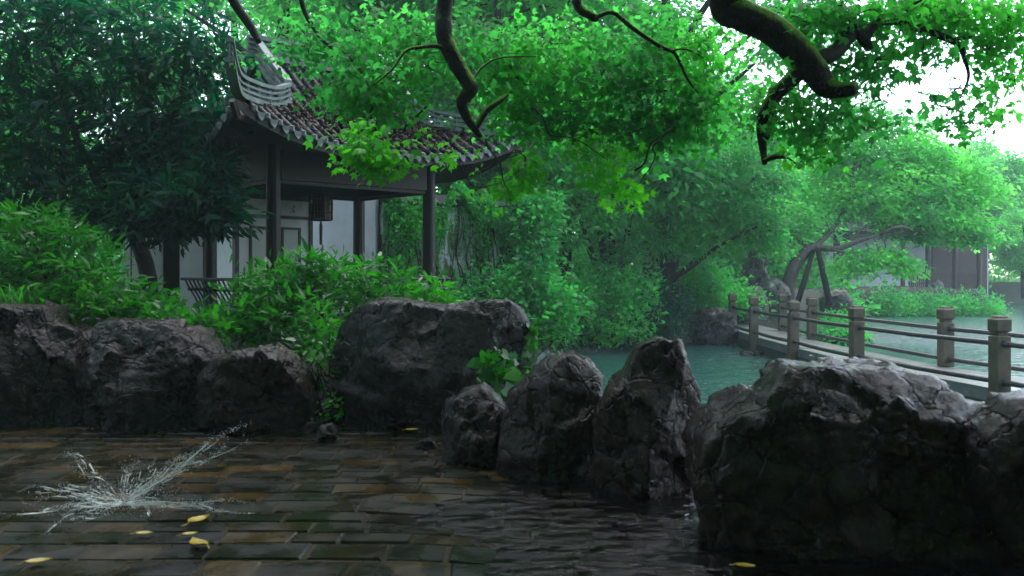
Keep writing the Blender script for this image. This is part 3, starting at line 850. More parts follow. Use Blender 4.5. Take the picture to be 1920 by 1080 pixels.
# --- shrubs behind the rocks
def shrub(name, label, base, blobs, dens, per, spread, size, kind, mat, seed, group=None, cat='shrub', flat=.55, droop=.1, stems=14, part='foliage'):
    rs = np.random.RandomState(seed)
    t = thing(name, label, cat, base, group)
    CC, bi = blob_clusters(blobs, dens, rs, .75)
    b = np.asarray(base, float)
    keep = CC[:, 2] > b[2] - .1
    CC = CC[keep]
    LC, dr = cluster_leaves(CC, per, spread, rs, .75)
    dr[:, 2] += .3
    obj(part, leaves(LC, size, kind, rs, droop, flat, dr), M[mat], t)
    m = MB()
    for j in rs.permutation(len(CC))[:stems]:
        a = b + np.array([rs.uniform(-.15, .15), rs.uniform(-.1, .1), 0])
        limb(m, a, CC[j], .014, .005, rs, .08, 5, 5)
    obj('stem', m, M['bark_dark'], t, smooth=True)
    return t
shrub('leafy_shrub', 'dense dark green shrub rising in a mound at the left edge', P(110, 600, 10.2),
      [pb(50, 455, 10.2, 75, 50, 1), pb(130, 470, 10.0, 70, 48, 1), pb(60, 530, 10, 90, 55, 1), pb(165, 525, 9.9, 75, 48, 1.1), pb(205, 562, 9.8, 55, 40, .7), pb(110, 585, 9.7, 90, 45, .8), pb(60, 412, 10.2, 55, 28, .6), pb(20, 490, 9.9, 60, 50, .8)],
      50, 13, .085, .115, 'lance', 'leaf_shrub', 33)
shrub('leafy_shrub', 'broad bright green shrub in front of the pavilion, behind the biggest boulder', P(600, 640, 10.4),
      [pb(530, 550, 10.3, 90, 55, 1.1), pb(580, 520, 10.5, 80, 45, 1), pb(660, 530, 10.6, 90, 45, 1), pb(750, 545, 10.6, 80, 40, .9), pb(800, 560, 10.5, 50, 25, .4), pb(480, 590, 10.1, 70, 45, .9), pb(560, 610, 9.9, 80, 45, 1), pb(600, 640, 9.7, 60, 35, .6), pb(440, 600, 10.1, 40, 40, .4)],
      56, 13, .085, .12, 'lance', 'leaf_shrub', 35)
shrub('low_plant', 'low yellow-green ground plants between the left shrub and the pavilion bench', P(320, 620, 9.7),
      [pb(270, 590, 9.8, 60, 25, .9), pb(330, 600, 9.6, 60, 22, .9), pb(385, 612, 9.5, 45, 20, .6), pb(290, 560, 10.2, 40, 20, .4)], 40, 12, .07, .085, 'oval', 'leaf_shrub', 37, cat='plant')
shrub('low_plant', 'small leafy plant in the gap between the olive rock and the boulder', P(605, 790, 8.9),
      [pb(615, 690, 9.0, 25, 60, .8), pb(600, 650, 9.2, 40, 30, .5), pb(618, 770, 8.5, 18, 25, .25)], 26, 10, .06, .07, 'oval', 'leaf_shrub', 39, cat='plant')
# strap-leaved clump
rs = np.random.RandomState(41)
m = MB()
gb = P(15, 585, 9.4)
V_, F_ = [], []
for k in range(150):
    a = rs.uniform(0, 2 * math.pi); L = rs.uniform(.35, .75); w_ = rs.uniform(.006, .012)
    o = gb + np.array([rs.uniform(-.3, .3), rs.uniform(-.2, .2), 0])
    d = np.array([math.cos(a), math.sin(a), 0]); sd = np.array([-d[1], d[0], 0])
    pts = []
    for t in np.linspace(0, 1, 6):
        c = o + d * L * .75 * t + np.array([0, 0, L * (1.25 * t - .95 * t * t)])
        pts.append([c - sd * w_ * (1 - t * .9), c + sd * w_ * (1 - t * .9)])
    m.grid(np.array(pts))
g = obj('strap_leaf_grass', m, M['leaf_shrub'], loc=gb); tag(g, 'clump of arching grassy strap leaves above the far left rock', 'plant')
m = MB()
gb = P(300, 590, 10.0)
for k in range(14):
    a = rs.uniform(0, 2 * math.pi); L = rs.uniform(.25, .5); w_ = .007
    d = np.array([math.cos(a), math.sin(a), 0]); sd = np.array([-d[1], d[0], 0])
    pts = []
    for t in np.linspace(0, 1, 6):
        c = gb + d * L * .7 * t + np.array([0, 0, L * (1.35 * t - .9 * t * t)])
        pts.append([c - sd * w_ * (1 - t * .9), c + sd * w_ * (1 - t * .9)])
    m.grid(np.array(pts))
g = obj('strap_leaf_grass', m, M['leaf_shrub'], loc=gb); tag(g, 'few arching pale grass blades in front of the dark doorway', 'plant')
# ivy on the boulder
rs = np.random.RandomState(43)
iv = []
for (px, py, rx, ry, n, Y) in [(935, 675, 40, 28, 34, 8.15), (955, 705, 32, 25, 30, 8.05), (925, 700, 30, 25, 22, 8.1), (945, 738, 22, 14, 14, 7.9), (998, 630, 8, 22, 20, 8.85), (990, 660, 10, 16, 12, 8.7)]:
    for k in range(n):
        iv.append(P(px + rs.randn() * rx * .55, py + rs.randn() * ry * .55, Y + rs.uniform(-.05, .06)))
g = obj('ivy', leaves(np.array(iv), .1, 'heart', rs, .9, .25, None), M['leaf_shrub']); tag(g, 'patch of heart-leaved ivy hanging on the right side of the biggest boulder', 'ivy')
iv = np.array([P(1316 + rs.randn() * 3, 785 + rs.randn() * 10, 6.0 + rs.uniform(-.1, .1)) for k in range(12)])
g = obj('sprout', leaves(iv, .05, 'oval', rs, .0, .3), M['leaf_lime']); tag(g, 'tiny lime green sprout between the tall pinnacle and the humped boulder', 'plant')

# ------------------------------------------------------------------ pavilion
U = np.array([0.73, 0.683]); U /= np.linalg.norm(U)
W2 = np.array([-U[1], U[0]])
C1 = np.array([-3.16, 12.0]); LU, LV = 2.6, 1.9
C2 = C1 + U * LU; C0 = C1 + W2 * LV; C3 = C2 + W2 * LV
PC = (C1 + C3) / 2
FL = 0.45
pav = thing('garden_pavilion', 'dark timber garden pavilion with upswept grey tiled roof and white rear partition', 'pavilion', (PC[0], PC[1], .3))
def uv(a, b, z): 
    q = PC + U * a + W2 * b
    return np.array([q[0], q[1], z])
obj('base', MB().box((PC[0], PC[1], (FL - .2) / 2), (LU + .7, LV + .7, FL + .2), U, .03), M['deck'], pav)
for c in (C1, C2, C0, C3):
    m = MB()
    m.lathe((c[0], c[1], FL), [(.15, 0), (.16, .06), (.11, .13), (.1, .14)], 14)
    m.lathe((c[0], c[1], FL + .142), [(.1, 0), (.098, 1.4), (.094, 2.6)], 14)
    obj('column', m, M['wood_dark'], pav, smooth=False)
BZ0, BZ1 = 2.73, 3.12
for a, b in ((C1, C2), (C2, C3), (C3, C0), (C0, C1)):
    d = (b - a) / np.linalg.norm(b - a)
    m = MB().wall(a + d * .09, b - d * .09, .13, BZ0, BZ1)
    m.wall(a + d * .09, b - d * .09, .05, BZ0 - .05, BZ0 - .003)
    obj('beam', m, M['wood_dark'], pav)
# roof surfaces
A_, B_, GA, GBd = LU / 2 + .9, LV / 2 + .9, 1.05, 0.9
S0 = GBd / B_
def prof(s):
    return 4.5 - 1.40 * (1.2 * s - .2 * s * s)
def front(a_n, s, sg):
    """a_n in -1..1 across, s 0..1 ridge to eave"""
    s = np.asarray(s, float)
    L = np.where(s < S0, GA, GA + (A_ - GA) * (s - S0) / (1 - S0))
    k = np.maximum(0, (s - S0) / (1 - S0)) ** 1.5 * np.abs(a_n) ** 3
    return np.stack([a_n * L * (1 + .05 * k), sg * B_ * s * (1 + .05 * k), prof(s) + .44 * k], -1)
def side(b_n, w_, sg):
    s = S0 + (1 - S0) * w_
    Lb = B_ * s
    k = w_ ** 1.5 * np.abs(b_n) ** 3
    return np.stack([sg * (GA + (A_ - GA) * w_) * (1 + .05 * k), b_n * Lb * (1 + .05 * k), prof(s) + .44 * k], -1)
def toW(p):
    p = np.asarray(p)
    q = PC + p[..., 0:1] * U + p[..., 1:2] * W2
    return np.concatenate([q, p[..., 2:3]], -1)
roof_m, soff = MB(), MB()
tiles, drips = MB(), MB()
na, ns = 40, 18
for sg in (-1, 1):
    an, s_ = np.meshgrid(np.linspace(-1, 1, na), np.linspace(0, 1, ns))
    g1 = toW(front(an, s_, sg)); roof_m.grid(g1)
    lo = g1.copy(); lo[..., 2] -= .13; soff.grid(lo[::-1])
    soff.grid(np.stack([g1[-1] - [0, 0, .01], lo[-1]], 0))
    bn, w_ = np.meshgrid(np.linspace(-1, 1, na), np.linspace(0, 1, ns))
    g2 = toW(side(bn, w_, sg)); roof_m.grid(g2)
    lo = g2.copy(); lo[..., 2] -= .13; soff.grid(lo[::-1])
    soff.grid(np.stack([g2[-1] - [0, 0, .01], lo[-1]], 0))
TS = .155
def drip(p, out, along, up):
    """triangular drip tile and round end cap"""
    w_ = TS * .36
    a = p - along * w_ + up * .01; b = p + along * w_ + up * .01
    t = p - up * .095 + out * .015; mid1 = p - along * w_ * .7 - up * .05; mid2 = p + along * w_ * .7 - up * .05
    th = out * .012
    vs = [a, mid1, t, mid2, b]
    vs = vs + [v + th for v in vs]
    drips.add(vs, [[4, 3, 2, 1, 0], [5, 6, 7, 8, 9]] + [[i, (i + 1) % 5, 5 + (i + 1) % 5, 5 + i] for i in range(5)])
zup = np.array([0, 0, 1.0])
for sg in (-1, 1):
    out = np.array([*(W2 * sg), 0]); al = np.array([*U, 0])
    for i, a in enumerate(np.arange(-A_ * .98, A_ * .98, TS)):
        s0 = 0.02 if abs(a) <= GA else S0 + (1 - S0) * (abs(a) - GA) / (A_ - GA)
        if s0 > .97: continue
        sv = np.linspace(s0, 1.0, 10)
        L = np.where(sv < S0, GA, GA + (A_ - GA) * (sv - S0) / (1 - S0))
        pts = toW(front(a / L, sv, sg)) + [0, 0, .012]
        tiles.tube(pts, .045, 7)
        drips.lathe(pts[-1] + out * .012 - zup * .0, [(.001, -.045), (.04, -.03), (.04, .03), (.001, .045)], 8)
        an = (a + TS / 2) / A_
        if abs(an) < .985: drip(toW(front(np.array(an), np.array(1.0), sg)) + out * .02, out, al, zup)
for sg in (-1, 1):
    out = np.array([*(U * sg), 0]); al = np.array([*W2, 0])
    for b in np.arange(-B_ * .98, B_ * .98, TS):
        w0 = 0.02 if abs(b) <= GBd else (abs(b) / B_ - S0) / (1 - S0)
        if w0 > .95: continue
        wv = np.linspace(w0, 1, 8)
        pts = toW(side(b / (B_ * (S0 + (1 - S0) * wv)), wv, sg)) + [0, 0, .012]
        tiles.tube(pts, .045, 7)
        drips.lathe(pts[-1] + out * .012, [(.001, -.045), (.04, -.03), (.04, .03), (.001, .045)], 8)
        bn = (b + TS / 2) / B_
        if abs(bn) < .985: drip(toW(side(np.array(bn), np.array(1.0), sg)) + out * .02, out, al, zup)
roof = obj('roof', roof_m, M['tile'], pav, smooth=True)
obj('barrel_tiles', tiles, M['tile'], roof, smooth=True)
obj('drip_tiles', drips, M['tile_edge'], roof)
obj('soffit', soff, M['wood_dark'], roof)
# gable ends
for sg in (-1, 1):
    m = MB()
    bb = np.linspace(-1, 1, 15)
    top = np.array([[sg * (GA - .04), b * GBd, prof(abs(b) * S0) - .02] for b in bb]); bot = top.copy(); bot[:, 2] = prof(S0) - .05
    m.grid(toW(np.stack([bot, top], 0)))
    top2 = top.copy(); top2[:, 0] -= sg * .05; bot2 = bot.copy(); bot2[:, 0] -= sg * .05
    m.grid(toW(np.stack([top2, bot2], 0)))
    obj('gable', m, M['ridge'], roof)
def ridge(path, courses, name='ridge', posts=True):
    """openwork ridge: base course, slim bars and a cap, along a path"""
    m = MB()
    path = np.asarray(path, float)
    p, _ = catmull(path, np.ones(len(path)), 6)
    for (h, hh, th) in courses:
        q = p + [0, 0, h]
        T = np.gradient(q, axis=0); T[:, 2] = 0; T /= np.linalg.norm(T, axis=1)[:, None] + 1e-9
        sd = np.stack([-T[:, 1], T[:, 0], T[:, 0] * 0], -1) * th / 2
        top = np.array([0, 0, hh])
        ring = np.stack([q - sd, q + sd, q + sd + top, q - sd + top], 1)
        k = len(q)
        fs = []
        for i in range(k - 1):
            for j in range(4):
                jj = (j + 1) % 4
                fs.append([i * 4 + j, i * 4 + jj, (i + 1) * 4 + jj, (i + 1) * 4 + j])
        fs += [[3, 2, 1, 0], [(k - 1) * 4 + j for j in range(4)]]
        m.add(ring.reshape(-1, 3), fs)
    if posts:
        hmax = max(h for h, _, _ in courses)
        for i in range(0, len(p), 5):
            m.box(p[i] + [0, 0, hmax / 2 + .02], (.05, .04, hmax), (1, 1))
    obj(name, m, M['ridge'], roof)
CR = [(0.0, .07, .12), (.11, .035, .07), (.19, .035, .07), (.27, .05, .11)]
for sa in (-1, 1):
    ridge([toW(np.array([sa * GA, 0, 4.52])), toW(np.array([sa * (GA + .02), 0, 4.52]))] if False else
          [toW(np.array([sa * GA, sb * b, prof(abs(b) / B_) + .02])) for sb in (-1,) for b in (.0, .3, .6, .9)], CR)
    ridge([toW(np.array([sa * GA, b, prof(abs(b) / B_) + .02])) for b in (.0, .3, .6, .9)], CR)
    for sb in (-1, 1):
        pts = []
        for w_ in (0.0, .25, .5, .75, .95):
            q = side(np.array(sb * 1.0), np.array(w_), sa)
            pts.append(toW(q) + [0, 0, .02])
        q = side(np.array(sb * 1.0), np.array(1.0), sa)
        tip = toW(q)
        o2 = np.array([*(U * sa * .12 + W2 * sb * .12), 0])
        pts += [tip + o2 * .4 + [0, 0, .12], tip + o2 * 1.3 + [0, 0, .36]]
        ridge(pts, [(0.0, .06, .12), (.1, .03, .06), (.17, .03, .06), (.235, .045, .1)])
        # corner beam under the hip
        obj('corner_beam', MB().tube([toW(side(np.array(sb * 1.0), np.array(0.2), sa)) - [0, 0, .24], tip - [0, 0, .2], tip + o2 * .8 - [0, 0, .06]], [.07, .06, .04], 6), M['wood_red'], roof)
ridge([toW(np.array([a, 0, 4.52])) for a in (-GA - .12, -.6, 0, .6, GA + .12)], [(0, .1, .14), (.13, .03, .08), (.2, .03, .08), (.27, .06, .13)])
# rear partition with framed panels
Q = lambda t: C0 + (C3 - C0) * t
m = MB().wall(Q(.17), Q(.63), .06, FL + .1, 2.66)
part_ = obj('partition', m, M['plaster'], pav)
m = MB()
for t in (.155, .64):
    m.wall(Q(t - .012), Q(t + .012), .1, FL, BZ0 - .15)
m.wall(Q(.17), Q(.625), .09, 2.33, 2.38)
m.wall(Q(.17), Q(.625), .09, 2.62, 2.68)
obj('frame', m, M['wood_dark'], part_)
for t0, t1 in ((.235, .365), (.44, .57)):
    pf = MB()
    pf.wall(Q(t0), Q(t0 + .014), .1, 1.3, 2.2); pf.wall(Q(t1 - .014), Q(t1), .1, 1.3, 2.2)
    pf.wall(Q(t0 + .0145), Q(t1 - .0145), .1, 2.165, 2.2); pf.wall(Q(t0 + .0145), Q(t1 - .0145), .1, 1.3, 1.335)
    obj('panel_frame', pf, M['wood_dark'], part_)
    obj('panel', MB().wall(Q(t0 + .015), Q(t1 - .015), .075, 1.336, 2.164), M['panel'], part_)
m = MB()
fr = -np.array([*W2, 0]) * .036
for k, (t, z, dx, dz) in enumerate([(.52, 2.5, .05, .035), (.525, 2.46, .03, -.05), (.515, 2.44, .06, .01), (.53, 2.53, .02, .03)]):
    q = Q(t); c = np.array([q[0], q[1], z]) + fr
    uu = np.array([*U, 0])
    m.tube([c - uu * dx * .5 - zup * dz * .5, c + zup * .012, c + uu * dx * .5 + zup * dz * .5], .007, 5, 3)
obj('brush_mark', m, M['ink'], part_)
# benches with flared backs
for a, b, nrm in ((C1, C2, -W2), (C0, C1, -U), (C2, C3, U)):
    d = (b - a) / np.linalg.norm(b - a)
    a2, b2 = a + d * .12, b - d * .12
    mid = (a2 + b2) / 2
    L = np.linalg.norm(b2 - a2)
    bn = obj('bench', MB().box((*(mid + nrm * .02), FL + .42), (L, .34, .05), d), M['wood_dark'], pav)
    m = MB()
    ext = .1
    n3 = np.array([*nrm, 0])
    for t in np.linspace(0, 1, int(L / .11)):
        q = a2 - d * ext + (b2 - a2 + 2 * d * ext) * t
        q = np.array([*q, FL + .45]) + n3 * .17
        m.tube([q, q + n3 * .05 + zup * .2, q + n3 * .16 + zup * .38, q + n3 * .22 + zup * .5], .014, 5, 3)
    for off, z in ((.17, .47), (.28, .80), (.385, .95)):
        q0 = np.array([*(a2 - d * (ext + .12)), FL + z]) + n3 * off; q1 = np.array([*(b2 + d * (ext + .12)), FL + z]) + n3 * off
        m.tube([q0, q1], .024, 6)
    obj('back_rail', m, M['wood_dark'], bn)
    m = MB().wall(a2 + nrm * .1, b2 + nrm * .1, .04, FL, FL + .39)
    obj('skirt_panel', m, M['wood_dark'], bn)
# hanging lantern
lc = np.array([-2.95, 14.0, 2.5])
lan = thing('hanging_lantern', 'dark hexagonal lattice lantern hanging inside the pavilion', 'lantern', tuple(lc))
m = MB()
for k in range(6):
    t = k * math.pi / 3; t2 = t + math.pi / 3
    a = lc + [.17 * math.cos(t), .17 * math.sin(t), 0]; b = lc + [.17 * math.cos(t2), .17 * math.sin(t2), 0]
    m.tube([a - zup * .2, a + zup * .2], .016, 5)
    for z in (-.2, -.08, .05, .12, .2): m.tube([a + zup * z, b + zup * z], .01, 4)
    for f in (.33, .66): m.tube([a + (b - a) * f - zup * .2, a + (b - a) * f + zup * .2], .007, 4)
obj('frame', m, M['wood_red'], lan)
obj('shade', MB().lathe(lc - zup * .18, [(.14, 0), (.14, .36)], 6), M['wood_red'], lan)
obj('tassel', MB().lathe(lc - zup * .58, [(.022, 0), (.026, .3), (.012, .36), (.005, .4)], 8), M['wood_red'], lan)
obj('cord', MB().tube([lc + zup * .18, lc + zup * .5], .008, 5), M['wood_dark'], lan)

# leaf litter on the tiles
rs = np.random.RandomState(51)
pts = []
for k in range(7500):
    s_ = np.clip(rs.normal(.62, .2), .1, .97); a = np.clip(rs.normal(.1, .5), -.95, .95)
    pts.append(toW(front(np.array(a), np.array(s_), -1)) + [0, 0, .05 + rs.uniform(0, .035)])
g = obj('leaf_litter', leaves(np.array(pts), .055, 'diamond', rs, .25, .8), M['brown_leaf']); tag(g, 'brown fallen leaves caught on the pavilion roof tiles', 'fallen leaves', kind='stuff')

# ------------------------------------------------------------------ walls behind
def plain_wall(name, label, segs, th, z0, z1, mat, holes=None):
    p0 = segs[0][0]
    t = thing(name, label, 'wall', (p0[0], p0[1], z0))
    for a, b in segs:
        obj('wall_panel', MB().wall(a, b, th, z0, z1), M[mat], t)
        m = MB()
        a = np.asarray(a, float); b = np.asarray(b, float)
        d = (b - a) / np.linalg.norm(b - a); nrm = np.array([-d[1], d[0]])
        L = np.linalg.norm(b - a)
        m.wall(a, b, th + .1, z1 + .002, z1 + .06)
        pts = [[-.26, .06], [0, .24], [.26, .06]]
        v = [np.array([*(q + nrm * o), z1 + h]) for q in (a, b) for o, h in pts]
        m.add(v, [[0, 3, 4, 1], [1, 4, 5, 2], [0, 1, 2], [5, 4, 3], [0, 2, 5, 3]])
        obj('coping', m, M['tile'], t)
    return t
plain_wall('garden_wall', 'tall white garden wall streaked green with moss behind the pavilion', [((-2.45, 16.9), (.3, 18.57))], .24, -1.0, 2.75, 'mossy_wall')
plain_wall('garden_wall', 'pale wall seen brightly through the open pavilion', [((-6.0, 18.2), (-2.5, 16.95))], .24, .2, 3.1, 'plaster')
cw = thing('corridor_wall', 'grey white wall with a dark doorway left of the pavilion', 'wall', (-5.3, 13.6, .3))
obj('wall_panel', MB().wall((-5.75, 13.5), (-5.25, 13.65), .2, .2, 2.9), M['plaster'], cw)
obj('wall_panel', MB().wall((-4.98, 13.72), (-4.58, 13.6), .2, .2, 2.9), M['plaster'], cw)
m = MB(); m.wall((-5.23, 13.6), (-5.0, 13.68), .12, .2, 2.4)
obj('doorway_shade', m, M['wood_dark'], cw)  # dark slab stands for the shade in the open doorway
m = MB(); m.tube([(-5.62, 13.38, .3), (-5.62, 13.38, 2.9)], .012, 6)
obj('drain_wire', m, M['wood_dark'], cw)
m = MB().wall((-5.23, 13.6), (-5.0, 13.68), .16, 2.402, 2.9)
obj('lintel', m, M['plaster'], cw)

# creeper over the wall top and streaming down
rs = np.random.RandomState(57)
a0, a1 = np.array([-2.45, 16.9]), np.array([.3, 18.57])
dd = (a1 - a0) / np.linalg.norm(a1 - a0); nn = np.array([dd[1], -dd[0]])
pts = []
for k in range(7500):
    t = rs.rand(); q = a0 + (a1 - a0) * t + nn * (.15 + abs(rs.randn()) * .09)
    depth = abs(rs.randn()) * (.3 + .22 * math.sin(t * 9) + .14 * math.sin(t * 23))
    z = 2.92 + .12 * math.sin(t * 31) + .09 * math.sin(t * 13 + 1) + rs.randn() * .07 - depth
    pts.append((q[0], q[1], z))
strands = [rs.rand() for k in range(60)]
for t in strands:
    L = rs.uniform(.8, 2.2)
    for k in range(int(L * 45)):
        q = a0 + (a1 - a0) * (t + rs.randn() * .008) + nn * (.15 + rs.rand() * .06)
        pts.append((q[0], q[1], 2.8 - rs.rand() * L))
cr = thing('wall_creeper', 'small-leaved creeper matted over the top of the mossy garden wall', 'creeper', (-1, 17.6, .3))
obj('foliage', leaves(np.array(pts), .062, 'oval', rs, .7, .3), M['leaf_mid'], cr)
m = MB()
for t in strands:
    q = a0 + (a1 - a0) * t + nn * .14
    limb(m, (q[0], q[1], .4), (q[0] + rs.uniform(-.1, .1), q[1], 2.8), .018, .008, rs, .03, 6, 5)
obj('stem', m, M['bark_dark'], cr)

# ------------------------------------------------------------------ bridge
bd = thing('stone_bridge', 'low stone slab footbridge with square posts and double stone rails over the pond', 'bridge', (6.2, 18, 0))
def atp(px, Y): return np.array([(px - 960) / F * Y, Y])
near = [np.array([7.0, 7.6]), atp(1883, 11.4), atp(1613, 14.8), atp(1493, 17.9), atp(1418, 20.8), atp(1378, 23.4)]
far_ = [np.array([8.6, 8.2]), np.array([7.75, 11.3]), atp(1773, 14.4), np.array([6.72, 17.4]), atp(1522, 20.2), atp(1467, 23.2)]
rs = np.random.RandomState(61)
end_n, end_f = near[-1] + [0.05, 2.6], far_[-1] + [.05, 2.6]
LN, LF = [np.array([7.6, 4.6])] + near + [end_n], [np.array([9.3, 4.8])] + far_ + [end_f]
slabs = MB()
for i in range(len(LN) - 1):
    for j in range(3):       # three long stones per bay
        f0, f1 = j / 3 + .006, (j + 1) / 3 - .006
        a = LN[i] + (LF[i] - LN[i]) * f0; b = LN[i] + (LF[i] - LN[i]) * f1
        c = LN[i + 1] + (LF[i + 1] - LN[i + 1]) * f1; d = LN[i + 1] + (LF[i + 1] - LN[i + 1]) * f0
        z1 = rs.uniform(-.008, .008); z0 = -.16
        v = [[*q, z0] for q in (a, b, c, d)] + [[*q, z1] for q in (a, b, c, d)]
        slabs.add(v, [[3, 2, 1, 0], [4, 5, 6, 7], [0, 1, 5, 4], [1, 2, 6, 5], [2, 3, 7, 6], [3, 0, 4, 7]])
obj('deck', slabs, M['deck'], bd)
m = MB()
for L, sgn in ((LN, 1), (LF, -1)):
    for i in range(len(L) - 1):
        m.wall(L[i] + [.05 * sgn, 0], L[i + 1] + [.05 * sgn, 0], .16, -.4, -.165)
obj('side_beam', m, M['stone_rail'], bd)
for i in range(1, len(LN) - 1):
    for L, s_ in ((LN, .25), (LF, -.25)):
        obj('pier', MB().box((L[i][0] + s_, L[i][1], -.8), (.3, .34, .78), (1, 0), .02), M['stone_rail'], bd)
for L, skip in ((near, []), (far_, [3])):
    for i, q in enumerate(L):
        if i in skip: continue
        dirn = L[min(i + 1, len(L) - 1)] - L[max(i - 1, 0)] + rs.randn(2) * .15
        h = .09
        z0 = -.3 if L is near else .0
        out = -.06 if L is near else .0
        b_ = MB().box((q[0] + out, q[1], (z0 + .70) / 2), (2 * h, 2 * h, .70 - z0), dirn, .012)
        b_.box((q[0] + out, q[1], .72), (2 * h - .05, 2 * h - .05, .05), dirn)
        p_ = obj('post', b_, M['stone_post'], bd)
        obj('post_cap', MB().box((q[0] + out, q[1], .835), (2 * h + .012, 2 * h + .012, .18), dirn, .022).box((q[0] + out, q[1], .933), (2 * h - .05, 2 * h - .05, .03), dirn, .008), M['stone_post'], p_)
def rails(L, skip, out):
    idx = [i for i in range(len(L)) if i not in skip]
    for a, b in zip(idx[:-1], idx[1:]):
        for z, r in ((.6, .036), (.12, .036)):
            q0 = np.array([L[a][0] + out, L[a][1], z]); q1 = np.array([L[b][0] + out, L[b][1], z])
            d = (q1 - q0) / np.linalg.norm(q1 - q0)
            m = MB().tube([q0 + d * .1, q0 + d * .2, (q0 + q1) / 2 - [0, 0, .012], q1 - d * .2, q1 - d * .1], [r * 1.4, r, r, r, r * 1.4], 8)
            obj('rail', m, M['stone_rail'], bd)
rails(near, [], -.06); rails(far_, [3], 0)
# step stone at the bridge foot
rock([(1386, 668), (1390, 658), (1440, 657), (1446, 668), (1440, 680), (1390, 680)], 20.2, .3, 141, 'rock_wet', 'flat dark stone block in the water beside the bridge', 'stone', sub=4, rough=.4)

# ------------------------------------------------------------------ thicket on the far bank of the near pond
GT = 'thicket trees at the water edge'
def stems(base, tops, r0):
    return [([base, base + (np.asarray(t) - base) * .35 + np.array([.05, 0, .15]), base + (np.asarray(t) - base) * .7 + np.array([-.08, 0, .2]), t], [r0, r0 * .8, r0 * .55, r0 * .25]) for t in tops]
b1 = P(985, 605, 21.5); b1[2] = .3
tree('waterside_tree', 'tree with dark double trunk at the right end of the mossy wall', tuple(b1), stems(b1, [P(960, 300, 21.5), P(1010, 380, 21.2), P(1060, 330, 21.6)], .17),
     [pb(1000, 280, 22, 80, 55, 1), pb(1060, 340, 21.5, 80, 50, 1), pb(985, 380, 21, 60, 45, .8), pb(1080, 420, 21.3, 60, 40, .5), pb(1010, 450, 20.8, 55, 40, .6), pb(930, 340, 21.5, 50, 40, .4), pb(1060, 270, 22.5, 60, 40, .6)],
     52, 34, .2, .12, 'oval', 'leaf_mid', 'bark_dark', 71, GT)
b2 = P(1135, 615, 22.2); b2[2] = .3
tree('waterside_tree', 'slender many-stemmed tree in the middle of the thicket', tuple(b2), stems(b2, [P(1120, 330, 22.2), P(1160, 300, 22.4), P(1215, 320, 22.1), P(1085, 380, 22)], .12),
     [pb(1140, 300, 22.5, 90, 55, 1), pb(1220, 320, 22.5, 80, 55, 1), pb(1160, 390, 22, 70, 40, .6), pb(1240, 400, 22.2, 70, 45, .8), pb(1100, 360, 22, 60, 40, .5), pb(1200, 460, 21.8, 60, 30, .5), pb(1290, 350, 22.5, 60, 55, .8)],
     52, 34, .2, .14, 'lance', 'leaf_mid', 'bark_dark', 73, GT)
b3 = P(1215, 610, 22.5); b3[2] = .25
tree('leaning_tree', 'thin dark tree leaning right over the water toward the bridge', tuple(b3),
     [([b3, P(1225, 550, 22.5), P(1290, 505, 22.3), P(1350, 460, 22.1), P(1420, 425, 22)], [.09, .075, .06, .045, .02]),
      ([P(1260, 525, 22.4), P(1320, 470, 22.6), P(1365, 420, 22.6), P(1380, 380, 22.6)], [.05, .04, .03, .015]), ([P(1340, 465, 22.2), P(1400, 440, 22.4), P(1460, 430, 22.4)], [.03, .022, .01])],
     [pb(1330, 430, 22.5, 70, 40, .9), pb(1400, 400, 22.5, 70, 45, 1), pb(1370, 340, 22.8, 80, 55, 1), pb(1300, 455, 22.3, 40, 20, .3), pb(1440, 440, 22.3, 45, 25, .4), pb(1420, 330, 23, 60, 50, .8), pb(1340, 280, 23, 70, 50, .7)],
     52, 34, .2, .12, 'oval', 'leaf_back', 'bark_dark', 75, GT)
GS = 'bushes leaning over the water'
shrub('waterside_bush', 'bright small-leaved bush below the mossy wall end, over the water', tuple(P(1005, 640, 17.7)),
      [pb(1000, 520, 17.9, 50, 50, 1), pb(985, 585, 17.5, 50, 42, .8), pb(1035, 570, 17.9, 50, 48, .9), pb(1030, 615, 17.7, 45, 22, .5), pb(1000, 440, 18.2, 38, 50, .6), pb(1015, 385, 18.3, 36, 36, .5), pb(1075, 560, 20.6, 45, 50, .8)], 100, 18, .13, .105, 'oval', 'leaf_mid', 81, GS)
shrub('waterside_bush', 'middle bush of the thicket trailing light sprays to the water', tuple(P(1140, 625, 21)),
      [pb(1120, 540, 21.2, 60, 50, .9), pb(1160, 590, 21, 65, 45, 1), pb(1110, 615, 20.8, 50, 30, .6), pb(1190, 540, 21.4, 50, 40, .6)], 100, 18, .13, .105, 'oval', 'leaf_mid', 83, GS)
shrub('waterside_bush', 'dark rounded bush at the right end of the thicket by the bank rock', tuple(P(1250, 630, 22)),
      [pb(1235, 590, 22, 45, 48, 1), pb(1210, 620, 21.8, 45, 30, .5), pb(1250, 555, 22.2, 35, 28, .4)], 150, 14, .13, .1, 'diamond', 'leaf_dark', 85, GS)
shrub('waterside_bush', 'low dark bush at the foot of the mossy wall behind the boulder', tuple(P(910, 600, 17.5)),
      [pb(900, 545, 17.3, 60, 30, .8), pb(940, 530, 17.6, 40, 30, .5), pb(840, 560, 17, 50, 25, .5)], 70, 13, .15, .08, 'oval', 'leaf_mid', 87, GS)
shrub('creeper_mound', 'bright green creeper mound beside the far end of the bridge', tuple(P(1330, 570, 25.5)),
      [pb(1320, 522, 24.6, 45, 42, 1.2), pb(1290, 508, 24.9, 40, 30, .8), pb(1350, 555, 25.2, 50, 25, .8), pb(1395, 560, 25.4, 35, 22, .4), pb(1310, 560, 25.0, 50, 25, .6)], 110, 16, .2, .1, 'oval', 'leaf_hedge', 89, cat='creeper')
